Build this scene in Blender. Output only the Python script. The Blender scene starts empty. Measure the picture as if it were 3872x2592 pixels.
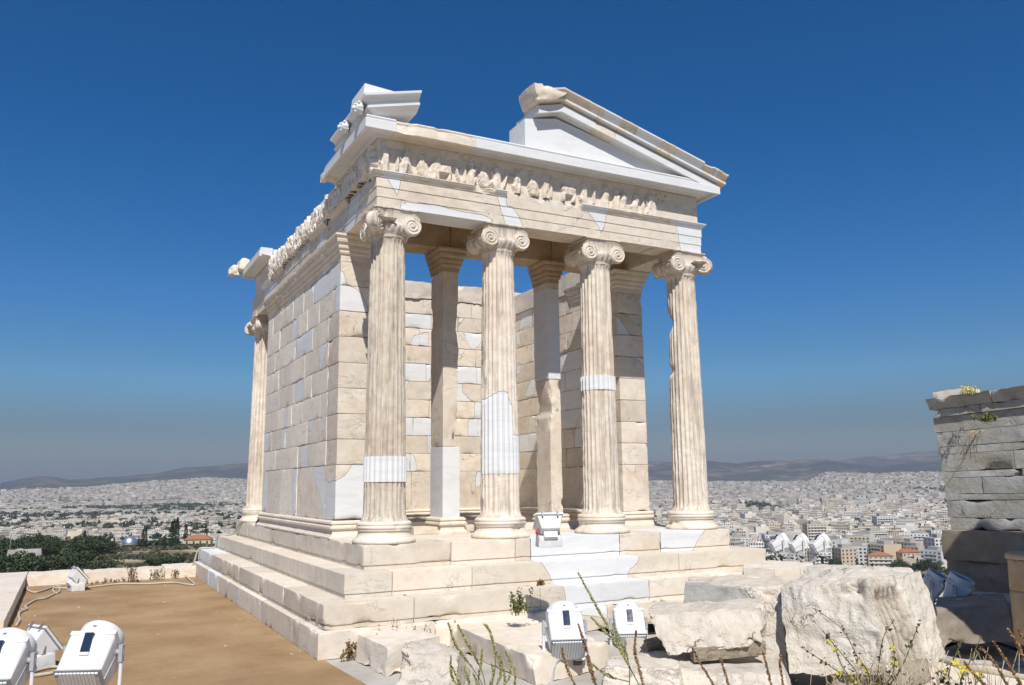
import bpy, math, random
import numpy as np
from mathutils import Vector, Matrix
R = math.radians
C = bpy.context.scene.collection
SC = bpy.context.scene

# ------------------------------------------------------------------ camera
CAM = np.array([-3.0001, -9.3524, 0.6719]); YAW, PITCH, ROLL, FPX = -0.485, 0.1677, -0.0122, 3152.76 / 3872 * 2342
_f = np.array([-math.sin(YAW) * math.cos(PITCH), math.cos(YAW) * math.cos(PITCH), math.sin(PITCH)])
_r0 = np.array([math.cos(YAW), math.sin(YAW), 0.0]); _u0 = np.cross(_r0, _f)
_r = _r0 * math.cos(ROLL) + _u0 * math.sin(ROLL); _u = np.cross(_r, _f)
cam = bpy.data.cameras.new('camera'); camo = bpy.data.objects.new('camera', cam); C.objects.link(camo)
cam.sensor_width = 36.0; cam.lens = FPX / 2342 * 36.0; cam.clip_start = 0.1; cam.clip_end = 80000
M3 = Matrix((_r, _u, -_f)).transposed()
camo.matrix_world = Matrix.Translation(Vector(CAM)) @ M3.to_4x4()
SC.camera = camo
# ------------------------------------------------------------------ sky, sun, exposure
SUN = np.array([-0.375, -1.0, 1.26]); SUN /= np.linalg.norm(SUN)
w = bpy.data.worlds.new('World'); SC.world = w; w.use_nodes = True
wn = w.node_tree; wn.nodes.clear()
sky = wn.nodes.new('ShaderNodeTexSky'); sky.sky_type = 'NISHITA'; sky.sun_disc = False
sky.sun_elevation = math.asin(SUN[2]); sky.sun_rotation = math.atan2(SUN[0], SUN[1])
sky.altitude = 5000; sky.air_density = 1.5; sky.dust_density = 0.3; sky.ozone_density = 3.0
hs = wn.nodes.new('ShaderNodeHueSaturation'); hs.inputs['Hue'].default_value = .504; hs.inputs['Saturation'].default_value = 1.42; hs.inputs['Value'].default_value = 1.0
bg = wn.nodes.new('ShaderNodeBackground'); bg.inputs[1].default_value = 0.09
wo = wn.nodes.new('ShaderNodeOutputWorld')
wtc = wn.nodes.new('ShaderNodeTexCoord'); wsx = wn.nodes.new('ShaderNodeSeparateXYZ'); wn.links.new(wtc.outputs['Generated'], wsx.inputs[0])   # brownish smog low over the city
wrp = wn.nodes.new('ShaderNodeValToRGB'); wn.links.new(wsx.outputs[2], wrp.inputs[0]); wrp.color_ramp.interpolation = 'EASE'
for k in range(2): wrp.color_ramp.elements.new(.5)
for e_, (p_, c_) in zip(wrp.color_ramp.elements, ((.0, (.31, .315, .32)), (.055, (.50, .475, .45)), (.13, (.93, .94, .86)), (.22, (1, 1, 1)))): e_.position = p_; e_.color = (*c_, 1)
wmx = wn.nodes.new('ShaderNodeMix'); wmx.data_type = 'RGBA'; wmx.blend_type = 'MULTIPLY'; wmx.inputs[0].default_value = 1.
wn.links.new(sky.outputs[0], hs.inputs['Color']); wn.links.new(hs.outputs[0], wmx.inputs[6]); wn.links.new(wrp.outputs[0], wmx.inputs[7]); wn.links.new(wmx.outputs[2], bg.inputs[0]); wn.links.new(bg.outputs[0], wo.inputs[0])
sl = bpy.data.lights.new('sun', 'SUN'); sl.energy = 5.0; sl.angle = R(0.53); sl.color = (1.0, 0.955, 0.89)
so = bpy.data.objects.new('sun', sl); C.objects.link(so)
so.rotation_euler = Vector(SUN).to_track_quat('Z', 'Y').to_euler()
SC.view_settings.view_transform = 'Standard'; SC.view_settings.look = 'None'
SC.view_settings.exposure = 0.08; SC.view_settings.gamma = 1.0
SC.cycles.max_bounces = 8; SC.cycles.diffuse_bounces = 5; SC.cycles.volume_bounces = 0

# ------------------------------------------------------------------ pixel -> point (photo measured at 2342 px width)
def ray(x, y): return _f + _r * ((x - 1171) / FPX) - _u * ((y - 783.9) / FPX)
def at(x, y, dist): v = ray(x, y); return CAM + v * (dist / math.hypot(v[0], v[1]))
def atz(x, y, z): v = ray(x, y); return CAM + v * ((z - CAM[2]) / v[2])
def az_of(x, y=1100): v = ray(x, y); return math.degrees(math.atan2(v[0], v[1]))
def el_of(x, y): v = ray(x, y); return v[2] / math.hypot(v[0], v[1])

# ------------------------------------------------------------------ noise
def _hash(ix, iy, iz, s):
    n = (ix * 374761393 + iy * 668265263 + iz * 2147483647 + s * 974711).astype(np.int64)
    n = (n ^ (n >> 13)) * 1274126177; n = n & 0xffffffff
    n = (n ^ (n >> 16)) * 2246822519; n = n & 0xffffffff
    return ((n ^ (n >> 15)) & 0xffff) / 32767.5 - 1.0
def vnoise(P, s=0):
    P = np.asarray(P, float); I = np.floor(P).astype(np.int64); F = P - I; F = F * F * (3 - 2 * F); o = 0
    for dx in (0, 1):
        for dy in (0, 1):
            for dz in (0, 1):
                wt = (F[:, 0] if dx else 1 - F[:, 0]) * (F[:, 1] if dy else 1 - F[:, 1]) * (F[:, 2] if dz else 1 - F[:, 2])
                o = o + wt * _hash(I[:, 0] + dx, I[:, 1] + dy, I[:, 2] + dz, s)
    return o
def fbm(P, o=3, s=0):
    t = 0; a = 1; n = 0; P = np.asarray(P, float)
    for i in range(o): t = t + a * vnoise(P * (2 ** i) + i * 7.3, s + i); n += a; a *= .5
    return t / n
def sstep(x, a, b): t = np.clip((x - a) / (b - a), 0, 1); return t * t * (3 - 2 * t)

# ------------------------------------------------------------------ mesh builder
class MB:
    def __init__(s): s.v = []; s.f = []; s.mi = []; s.n = 0; s.at = {'patch': [], 'tone': [], 'wu': [], 'wv': []}
    def add(s, V, F, patch=None, tone=.5, mi=0, wu=0., wv=0.):
        V = np.asarray(V, float); F = [np.asarray(f, int) for f in (F if isinstance(F, list) else [F])]; k = len(V)
        s.v.append(V)
        for f in F: s.f.append(f + s.n); s.mi.append(np.full(len(f), mi))
        s.n += k
        for nm, val in (('patch', -1. if patch is None else patch), ('tone', tone), ('wu', wu), ('wv', wv)):
            s.at[nm].append(np.broadcast_to(np.asarray(val, float), (k,)))
        return s
    def build(s, name, mat, parent=None, smooth=True, attrs=('patch', 'tone'), data_only=False):
        me = bpy.data.meshes.new(name); V = np.concatenate(s.v)
        me.vertices.add(len(V)); me.vertices.foreach_set('co', V.ravel())
        tot = np.concatenate([np.full(len(f), f.shape[1]) for f in s.f]); idx = np.concatenate([f.ravel() for f in s.f])
        st = np.concatenate([[0], np.cumsum(tot)[:-1]])
        me.loops.add(len(idx)); me.loops.foreach_set('vertex_index', idx.astype(np.int32))
        me.polygons.add(len(tot)); me.polygons.foreach_set('loop_start', st.astype(np.int32)); me.polygons.foreach_set('loop_total', tot.astype(np.int32))
        me.polygons.foreach_set('use_smooth', np.full(len(tot), smooth)); me.polygons.foreach_set('material_index', np.concatenate(s.mi).astype(np.int32))
        for a in attrs:
            A = me.attributes.new(a, 'FLOAT', 'POINT'); A.data.foreach_set('value', np.concatenate(s.at[a]).astype(np.float32))
        me.update(calc_edges=True); me.validate()
        for m in (mat if isinstance(mat, (list, tuple)) else [mat]): me.materials.append(m)
        if data_only: return me
        o = bpy.data.objects.new(name, me); C.objects.link(o)
        if parent: o.parent = parent
        return o
def empty(name, loc=(0, 0, 0)):
    o = bpy.data.objects.new(name, None); C.objects.link(o); o.location = loc; o.empty_display_size = .2; return o
def tag(o, label=None, cat=None, group=None, kind=None):
    if label: o['label'] = label
    if cat: o['category'] = cat
    if group: o['group'] = group
    if kind: o['kind'] = kind
    return o
def copy_tree(o, parent=None):
    c = o.copy(); C.objects.link(c); c.parent = parent
    if parent: c.matrix_parent_inverse = o.matrix_parent_inverse.copy()
    for ch in [q for q in bpy.data.objects if q.parent == o]: copy_tree(ch, c)
    return c

def gridf(nu, nv, wrap=False):
    i, j = np.meshgrid(np.arange(nu if wrap else nu - 1), np.arange(nv - 1), indexing='ij'); i = i.ravel(); j = j.ravel(); i2 = (i + 1) % nu
    return np.stack([i * nv + j, i2 * nv + j, i2 * nv + j + 1, i * nv + j + 1], 1)
def gl(L, d, e):
    if L <= 6 * e: return np.array([0, 1.])
    n = max(1, int(round((L - 4.4 * e) / d))); return np.concatenate([[0, e], np.linspace(2.2 * e, L - 2.2 * e, n + 1), [L - e, L]]) / L
FACES = [((0, 1), 2, 0), ((0, 1), 2, 1), ((0, 2), 1, 0), ((0, 2), 1, 1), ((1, 2), 0, 0), ((1, 2), 0, 1)]
def hexa(mb, cor, d=.07, e=.011, bev=.0022, chip=0., rough=0., rf=6., rnd=0., ew=.03, chf=5., patch=None, tone=.5, seed=0, post=None, mi=0, skip=(), wuf=None):
    """a stone: 8 corners (4 below, 4 above), faces gridded, edges worn and chipped, surface roughened"""
    cor = np.asarray(cor, float)
    ax = [np.mean([np.linalg.norm(cor[b] - cor[a]) for a, b in pr]) for pr in (((0, 1), (3, 2), (4, 5), (7, 6)), ((0, 3), (1, 2), (4, 7), (5, 6)), ((0, 4), (1, 5), (2, 6), (3, 7)))]
    U = [(cor[[1, 2, 5, 6]].mean(0) - cor[[0, 3, 4, 7]].mean(0)), (cor[[2, 3, 6, 7]].mean(0) - cor[[0, 1, 4, 5]].mean(0)), (cor[4:].mean(0) - cor[:4].mean(0))]
    U = [u / np.linalg.norm(u) for u in U]; ctr = cor.mean(0)
    for fi, ((a, b), k, val) in enumerate(FACES):
        if fi in skip: continue
        sa = gl(ax[a], d, e); sb = gl(ax[b], d, e); A, B = np.meshgrid(sa, sb, indexing='ij')
        c = np.zeros((A.size, 3)); c[:, a] = A.ravel(); c[:, b] = B.ravel(); c[:, k] = val
        cc = c
        if rnd > 0:
            q = c * 2 - 1; m = np.max(np.abs(q), 1, keepdims=True); sp = q / np.linalg.norm(q, axis=1, keepdims=True) * m * 1.28
            cc = ((1 - rnd) * q + rnd * sp) * .5 + .5
        u, v, t = cc[:, 0:1], cc[:, 1:2], cc[:, 2:3]
        P = ((1 - u) * (1 - v) * cor[0] + u * (1 - v) * cor[1] + u * v * cor[2] + (1 - u) * v * cor[3]) * (1 - t) + ((1 - u) * (1 - v) * cor[4] + u * (1 - v) * cor[5] + u * v * cor[6] + (1 - u) * v * cor[7]) * t
        dd = np.minimum(c, 1 - c) * np.array(ax); sg = np.sign(c - .5); so_ = np.sort(dd, 1); q2 = so_[:, 1]
        wgt = np.exp(-dd / ew); dirv = sum((sg[:, i] * wgt[:, i])[:, None] * U[i] for i in range(3))
        amt = bev + (chip * np.clip(fbm(P * chf, 3, seed) * 2.4 - .62, 0, 1.) if chip else 0)
        D = -dirv * (amt * np.exp(-q2 / ew))[:, None]
        if rough: D = D + dirv * (rough * fbm(P * rf, 4, seed + 11) + (rough * .32 * (1 - 2.2 * np.abs(fbm(P * rf * 3.7, 3, seed + 19))) if rough > .011 else 0))[:, None]
        P = P + D
        if post is not None: P = post(P)
        F = gridf(len(sa), len(sb))
        n0 = np.cross(P[F[:, 1]] - P[F[:, 0]], P[F[:, 3]] - P[F[:, 0]]).sum(0)
        if n0 @ (P.mean(0) - ctr) < 0: F = F[:, ::-1]
        mb.add(P, F, patch=(patch(P) if callable(patch) else patch), tone=tone, mi=mi, wu=(wuf(P) if wuf else 0.))
def box(x0, x1, y0, y1, z0, z1): return [(x0, y0, z0), (x1, y0, z0), (x1, y1, z0), (x0, y1, z0), (x0, y0, z1), (x1, y0, z1), (x1, y1, z1), (x0, y1, z1)]
def cbox(mb, x0, x1, y0, y1, z0, z1, M=None, **kw):
    """crisp plain box"""
    c = np.array(box(x0, x1, y0, y1, z0, z1), float)
    if M is not None: c = xf(c, M)
    for f in ((0, 3, 2, 1), (4, 5, 6, 7), (0, 1, 5, 4), (1, 2, 6, 5), (2, 3, 7, 6), (3, 0, 4, 7)): mb.add(c[list(f)], np.array([[0, 1, 2, 3]]), **kw)
def xf(P, M): P = np.asarray(P, float); A = np.array(M); return P @ A[:3, :3].T + A[:3, 3]
def tube(mb, pts, rad, n=8, cap=True, **kw):
    P = np.asarray(pts, float); rad = np.broadcast_to(np.asarray(rad, float), (len(P),)); T = np.gradient(P, axis=0); T /= np.linalg.norm(T, axis=1, keepdims=True) + 1e-9
    ref = np.array([0, 0, 1.]) if abs(T[0][2]) < .9 else np.array([1., 0, 0]); V = []
    for p, t, r_ in zip(P, T, rad):
        a = np.cross(ref, t); a /= np.linalg.norm(a) + 1e-9; b = np.cross(t, a); ref = b if False else ref
        an = np.linspace(0, 2 * np.pi, n, endpoint=False); V.append(p + r_ * (np.cos(an)[:, None] * a + np.sin(an)[:, None] * b))
    V = np.concatenate(V); k = len(P); i, j = np.meshgrid(np.arange(k - 1), np.arange(n), indexing='ij'); i = i.ravel(); j = j.ravel(); j2 = (j + 1) % n
    F = [np.stack([i * n + j, i * n + j2, (i + 1) * n + j2, (i + 1) * n + j], 1)]
    if cap: F += [np.array([list(range(n))[::-1]]), np.array([list(range((k - 1) * n, k * n))])]
    mb.add(V, F, **kw)
def smooth_path(pts, n=8):
    P = np.asarray(pts, float); P = np.vstack([2 * P[0] - P[1], P, 2 * P[-1] - P[-2]]); o = []
    for i in range(1, len(P) - 2):
        for t in np.linspace(0, 1, n, endpoint=False):
            o.append(.5 * (2 * P[i] + (P[i + 1] - P[i - 1]) * t + (2 * P[i - 1] - 5 * P[i] + 4 * P[i + 1] - P[i + 2]) * t * t + (3 * P[i] - P[i - 1] - 3 * P[i + 1] + P[i + 2]) * t ** 3))
    o.append(P[-2]); return np.array(o)
def lathe(mb, prof, n=48, M=None, post=None, **kw):
    prof = np.asarray(prof, float); an = np.linspace(0, 2 * np.pi, n, endpoint=False)
    V = np.stack([np.outer(np.cos(an), prof[:, 0]), np.outer(np.sin(an), prof[:, 0]), np.tile(prof[:, 1], (n, 1))], 2).reshape(-1, 3)
    if post is not None: V = post(V)
    if M is not None: V = xf(V, M)
    if callable(kw.get('patch')): kw = dict(kw, patch=kw['patch'](V))
    mb.add(V, gridf(n, len(prof), True), **kw)
def sweep(mb, path, prof, d=.07, chip=0., rough=0., seed=0, patch=None, tone=.5, capends=True):
    """straight moulding: path of ground points (left to right seen from outside), profile of (outward, height)"""
    P = np.asarray(path, float); n = len(P); prof = np.asarray(prof, float)
    nr = []
    for i in range(n - 1):
        t = P[i + 1] - P[i]; t /= np.linalg.norm(t); nr.append(np.array([t[1], -t[0]]))
    mit = []
    for i in range(n):
        if i == 0: mit.append(nr[0])
        elif i == n - 1: mit.append(nr[-1])
        else: m = nr[i - 1] + nr[i]; mit.append(m / (m @ nr[i]))
    for i in range(n - 1):
        L = np.linalg.norm(P[i + 1] - P[i]); s = gl(L, d, .012)
        for k in range(len(prof) - 1):
            m = max(1, int(np.linalg.norm(prof[k + 1] - prof[k]) / max(d, .05))); q = np.linspace(0, 1, m + 1); S, Q = np.meshgrid(s, q, indexing='ij'); S = S.ravel()[:, None]; Q = Q.ravel()[:, None]
            of = prof[k, 0] * (1 - Q) + prof[k + 1, 0] * Q; z = prof[k, 1] * (1 - Q) + prof[k + 1, 1] * Q
            A = P[i] + mit[i] * of; B = P[i + 1] + mit[i + 1] * of; XY = A * (1 - S) + B * S; V = np.hstack([XY, z])
            if chip or rough:
                am = chip * np.clip(fbm(V * 4.5, 3, seed) * 1.7 - .25, 0, 1) + rough * fbm(V * 9, 3, seed + 5)
                ok = (patch(V) < 0) if callable(patch) else 1.
                V = V - np.hstack([np.tile(nr[i], (len(V), 1)) * (am * ok)[:, None], (am * ok * .3)[:, None]])
            F = gridf(len(s), m + 1)
            mb.add(V, F, patch=(patch(V) if callable(patch) else patch), tone=tone)
    if capends:
        for i, sgn in ((0, 1), (n - 1, -1)):
            V = np.hstack([P[i] + mit[i] * prof[:, 0:1], prof[:, 1:2]]); F = np.array([list(range(len(prof)))[::sgn]]); mb.add(V, [F], patch=(patch(V) if callable(patch) else patch), tone=tone)
def psdf(Q, poly):
    Q = np.asarray(Q, float); p = np.asarray(poly, float); n = len(p); dm = np.full(len(Q), 1e9); ins = np.zeros(len(Q), bool)
    for i in range(n):
        a, b = p[i], p[(i + 1) % n]; ab = b - a; t = np.clip(((Q - a) @ ab) / (ab @ ab + 1e-12), 0, 1); dm = np.minimum(dm, np.linalg.norm(Q - a - t[:, None] * ab, axis=1))
        c = ((a[1] > Q[:, 1]) != (b[1] > Q[:, 1])); xi = (b[0] - a[0]) * (Q[:, 1] - a[1]) / (b[1] - a[1] + 1e-12) + a[0]; ins ^= c & (Q[:, 0] < xi)
    return np.where(ins, dm, -dm)
def patches(polys, axis):
    def f(P):
        Q = P[:, [0, 2]] if axis == 'y' else P[:, [1, 2]]; o = np.full(len(P), -.3)
        for pl in polys: o = np.maximum(o, psdf(Q, pl))
        return np.clip(o, -.3, .3)
    return f

# ------------------------------------------------------------------ materials
class NT:
    def __init__(s, name):
        s.m = bpy.data.materials.new(name); s.m.use_nodes = True; s.t = s.m.node_tree; s.b = s.t.nodes['Principled BSDF']; s.b.inputs['Specular IOR Level'].default_value = .25
    def n(s, typ, ins=None, out=0, **pr):
        nd = s.t.nodes.new('ShaderNode' + typ)
        for k, v in pr.items(): setattr(nd, k, v)
        for k, v in (ins or {}).items():
            if hasattr(v, 'is_linked') or isinstance(v, bpy.types.NodeSocket): s.t.links.new(v, nd.inputs[k])
            else: nd.inputs[k].default_value = v
        return nd.outputs[out]
    def attr(s, nm): return s.n('Attribute', out=2, attribute_name=nm)
    def math(s, op, a, b=0., c=0., clamp=False):
        return s.n('Math', {0: a, 1: b, 2: c}, operation=op, use_clamp=clamp)
    def mix(s, f, a, b, bt='MIX'):
        A = lambda c: (*c, 1.) if isinstance(c, tuple) and len(c) == 3 else c
        return s.n('Mix', {0: f, 6: A(a), 7: A(b)}, out=2, data_type='RGBA', blend_type=bt)
    def ramp(s, f, *st):
        nd = s.t.nodes.new('ShaderNodeValToRGB'); s.t.links.new(f, nd.inputs[0]); e = nd.color_ramp.elements
        while len(e) < len(st): e.new(.5)
        for q, (p, c) in zip(e, st): q.position = p; q.color = (*c, 1.) if isinstance(c, tuple) else (c, c, c, 1)
        return nd.outputs[0]
    def noise(s, vec, sc, det=5, rough=.55, dist=0.): return s.n('TexNoise', {'Vector': vec, 'Scale': sc, 'Detail': det, 'Roughness': rough, 'Distortion': dist})
    def thr(s, f, a, b): return s.n('MapRange', {0: f, 1: a, 2: b, 3: 0., 4: 1.}, interpolation_type='SMOOTHSTEP')
    def vec(s, v, sc=(1, 1, 1), loc=(0, 0, 0)): return s.n('Mapping', {0: v, 1: loc, 3: sc})
    def fin(s, col, rough=.75, bump=None, bs=.3, bd=.02, **kw):
        i = s.b.inputs
        (s.t.links.new(col, i['Base Color']) if isinstance(col, bpy.types.NodeSocket) else setattr(i['Base Color'], 'default_value', (*col, 1)))
        (s.t.links.new(rough, i['Roughness']) if isinstance(rough, bpy.types.NodeSocket) else setattr(i['Roughness'], 'default_value', rough))
        for k, v in kw.items(): i[k.replace('_', ' ')].default_value = v
        if bump is not None:
            b = s.n('Bump', {'Strength': bs, 'Distance': bd, 'Height': bump}); s.t.links.new(b, i['Normal'])
        return s.m
def marble(name, c_lo, c_mid, c_hi, grey=.35, greyc=(.50, .475, .44), streak=(1, 1, 3.2), vein=.45, crack=.6, pit=.5, bs=.45, bd=.02, dirt=(.20, .14, .09), newc=(.71, .715, .715), streakamt=.0, stain=False):
    t = NT(name); oi = t.n('ObjectInfo', out=5); tone = t.attr('tone'); patch = t.attr('patch')
    co = t.n('TexCoord', out=3)
    off = t.n('CombineXYZ', {0: t.math('MULTIPLY', tone, 37.), 1: t.math('MULTIPLY', oi, 53.), 2: t.math('MULTIPLY', tone, 19.)})
    v = t.n('VectorMath', {0: co, 1: off}, operation='ADD')
    n1 = t.noise(v, 1.1, 6, .6); n2 = t.noise(v, 7., 7, .62); n3 = t.noise(t.vec(v, streak), 2.2, 6, .6, .6); n4 = t.noise(v, 55., 4, .6)
    b = t.math('ADD', t.math('MULTIPLY', n1, .55), t.math('MULTIPLY', n2, .45))
    old = t.ramp(b, (.33, c_lo), (.47, c_mid), (.62, c_hi))
    g = t.math('MULTIPLY', t.thr(t.noise(v, 1.7, 6, .65), .50, .66), grey); old = t.mix(g, old, greyc)
    if streakamt:
        sn = t.noise(t.vec(v, (9, 9, .55)), 1.6, 6, .65); old = t.mix(t.math('MULTIPLY', t.thr(sn, .50, .62), streakamt), old, (.40, .34, .27))
        sn2 = t.noise(t.vec(v, (11, 11, .7)), 1.3, 5, .6); old = t.mix(t.math('MULTIPLY', t.thr(sn2, .56, .66), streakamt * .8), old, (.74, .70, .64))
    vm = t.math('SUBTRACT', 1., t.thr(t.math('ABSOLUTE', t.math('SUBTRACT', n3, .5)), .004, .022))
    vm = t.math('MULTIPLY', t.math('MULTIPLY', vm, t.thr(n1, .45, .62)), vein); old = t.mix(vm, old, (.36, .29, .22))
    wv = t.n('VectorMath', {0: v, 1: t.n('VectorMath', {0: t.n('TexNoise', {'Vector': v, 'Scale': 4., 'Detail': 4.}, out=1), 3: .5}, operation='SCALE')}, operation='ADD')
    vo = t.n('TexVoronoi', {'Vector': t.vec(wv, (1, 1, 1.6)), 'Scale': 1.5}, feature='DISTANCE_TO_EDGE')
    cm = t.math('MULTIPLY', t.math('SUBTRACT', 1., t.thr(vo, .002, .012)), t.math('MULTIPLY', t.thr(t.noise(v, 1.6, 3), .53, .62), crack)); old = t.mix(cm, old, dirt)
    pm = t.math('MULTIPLY', t.thr(n4, .64, .72), pit); old = t.mix(pm, old, dirt)
    old = t.mix(1., old, t.n('CombineColor', {0: (tv := t.math('ADD', .88, t.math('MULTIPLY', tone, .22))), 1: tv, 2: t.math('ADD', .865, t.math('MULTIPLY', tone, .23))}), 'MULTIPLY')
    nv = t.noise(t.vec(v, (.7, .7, 4.)), 2.6, 6, .6, .8)
    nw2 = t.noise(t.vec(v, (2.5, 2.5, .35)), 3., 5, .65); new = t.mix(t.math('MULTIPLY', t.thr(nv, .46, .62), .55), newc, tuple(c * .87 for c in newc)); new = t.mix(t.math('MULTIPLY', t.math('SUBTRACT', 1., t.thr(t.math('ABSOLUTE', t.math('SUBTRACT', nv, .52)), .003, .014)), .16), new, (.55, .55, .56)); new = t.mix(t.math('MULTIPLY', t.thr(nw2, .56, .72), .18), new, (.60, .57, .52)); new = t.mix(t.math('MULTIPLY', t.thr(n2, .52, .66), .3), new, tuple(c * k for c, k in zip(newc, (.95, .94, .92))))
    s = t.math('ADD', patch, t.math('MULTIPLY', t.math('SUBTRACT', n2, .5), .035))
    nm = t.thr(s, -.002, .002); ln = t.math('MULTIPLY', t.math('SUBTRACT', 1., t.thr(t.math('ABSOLUTE', s), .002, .0055)), .75)
    col = t.mix(ln, t.mix(nm, old, new), dirt)
    if stain: col = t.mix(t.math('MULTIPLY', t.attr('wu'), 1.25, clamp=True), col, (.20, .14, .08))
    h = t.math('ADD', t.math('MULTIPLY', n2, .8), t.math('ADD', t.math('MULTIPLY', n4, .25), t.math('MULTIPLY', cm, -.6)))
    h = t.math('ADD', h, t.math('MULTIPLY', vm, -.5))
    h = t.math('MULTIPLY', h, t.math('SUBTRACT', 1., t.math('MULTIPLY', nm, .93)))
    return t.fin(col, .72, h, bs, bd)
M_OLD = marble('weathered_marble', (.575, .475, .37), (.70, .61, .505), (.755, .69, .605))
M_FLANK = marble('grey_weathered_marble', (.66, .58, .475), (.775, .695, .595), (.81, .75, .67), grey=.3, greyc=(.70,.66,.60))
M_COL = marble('column_marble', (.51, .42, .33), (.65, .56, .46), (.73, .665, .58), grey=.2, vein=.2, crack=.2, streakamt=.75, bs=.6)
M_STEP = marble('step_marble', (.58, .495, .39), (.685, .605, .505), (.735, .675, .585), grey=.25, greyc=(.62,.585,.53), vein=.3, crack=.35)
M_NEW = marble('new_white_marble', (.68, .685, .685), (.70, .705, .71), (.72, .725, .73), grey=.1, greyc=(.6, .61, .63), vein=.12, crack=0, pit=0, bs=.12)
M_ROCK = marble('rough_stone', (.45, .385, .305), (.595, .53, .445), (.66, .61, .535), grey=.4, greyc=(.44, .43, .41), streak=(1, 1, 1.5), vein=.35, crack=.75, pit=.9, bs=.95, bd=.035)
M_BOULD = marble('boulder_stone', (.46, .40, .32), (.60, .545, .465), (.66, .62, .555), grey=.35, greyc=(.50, .48, .45), streak=(1, 1, 1.5), vein=.35, crack=.75, pit=.9, bs=1., bd=.04, stain=True)
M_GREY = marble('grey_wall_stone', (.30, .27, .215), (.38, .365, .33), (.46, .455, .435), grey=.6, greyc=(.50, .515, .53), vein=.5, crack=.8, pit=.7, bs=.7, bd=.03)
M_BROWN = marble('brown_marble', (.34, .23, .14), (.44, .32, .20), (.52, .41, .29), grey=.2, vein=.4, crack=.6)  # browner marble for the porch ceiling, pillar capitals and column stump
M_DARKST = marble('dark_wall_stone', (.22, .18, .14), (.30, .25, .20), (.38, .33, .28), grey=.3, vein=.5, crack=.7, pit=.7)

def m_ground():
    t = NT('brown_gravel'); co = t.n('TexCoord', out=3); a = t.noise(co, 1.2, 5); b = t.noise(co, 90, 4, .7); c = t.noise(co, 14, 5)
    col = t.ramp(t.math('ADD', t.math('MULTIPLY', a, .8), t.math('MULTIPLY', c, .2)), (.35, (.285, .18, .092)), (.5, (.355, .232, .122)), (.66, (.42, .29, .165)))
    col = t.mix(t.math('MULTIPLY', t.thr(b, .52, .72), .55), col, (.12, .065, .032)); col = t.mix(t.math('MULTIPLY', t.thr(t.noise(co, 130, 2), .66, .74), .6), col, (.5, .42, .32))
    return t.fin(col, .95, b, .6, .01)
def m_paving():
    t = NT('pale_concrete'); co = t.n('TexCoord', out=3); a = t.noise(co, 1.5, 6); b = t.noise(co, 70, 4, .7)
    col = t.ramp(a, (.35, (.36, .33, .29)), (.6, (.50, .475, .43))); col = t.mix(t.math('MULTIPLY', t.thr(b, .58, .72), .4), col, (.24, .20, .16)); return t.fin(col, .9, b, .4, .01)
def m_plain(name, c, rough=.5, nz=.0, sc=20., metallic=0., bs=.05, dirt=None):
    t = NT(name); co = t.n('TexCoord', out=3); a = t.noise(co, sc, 5)
    col = t.mix(t.math('MULTIPLY', t.thr(a, .4, .7), 1.), tuple(c), tuple(x * (1 - nz) for x in c))
    if dirt: col = t.mix(t.math('MULTIPLY', t.thr(t.noise(t.vec(co, (1, 1, .35)), 7., 6, .7), .52, .72), .45), col, dirt)
    m = t.fin(col, t.math('ADD', rough - .08, t.math('MULTIPLY', a, .16)), a, bs, .005); t.b.inputs['Metallic'].default_value = metallic; return m
def m_wood():
    t = NT('weathered_timber'); co = t.n('TexCoord', out=3); a = t.noise(t.vec(co, (1.2, 14, 14)), 3, 6, .6, .5)
    col = t.ramp(a, (.3, (.10, .075, .05)), (.5, (.27, .22, .16)), (.7, (.38, .33, .26))); return t.fin(col, .9, a, .6, .01)
def m_leaf(name, c1, c2, c3, rough=.7):
    t = NT(name); tone = t.attr('tone'); col = t.ramp(tone, (.0, c1), (.5, c2), (1., c3)); co = t.n('TexCoord', out=3)
    t.fin(col, rough); t.b.inputs['Subsurface Weight'].default_value = 0.; return t.m
def m_terrain():
    t = NT('terrain_soil'); co = t.n('TexCoord', out=3); p = t.n('NewGeometry')
    a = t.noise(p, .006, 8, .6); b = t.noise(p, .05, 6, .6); c = t.noise(p, .0012, 6, .6)
    near = t.ramp(b, (.34, (.06, .062, .03)), (.43, (.17, .135, .065)), (.53, (.30, .225, .125)), (.62, (.46, .41, .33)))
    city = t.ramp(a, (.4, (.12, .115, .10)), (.6, (.30, .275, .23)))
    hill = t.ramp(t.math('ADD', t.math('MULTIPLY', c, .6), t.math('MULTIPLY', a, .4)), (.40, (.030, .042, .042)), (.50, (.06, .066, .055)), (.565, (.17, .14, .105)), (.64, (.36, .30, .23)))
    wu = t.attr('wu'); col = t.mix(t.thr(wu, .0, 1.), near, city); col = t.mix(t.thr(wu, 1., 2.), col, hill); return t.fin(col, .95, b, .3, 1.)
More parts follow.
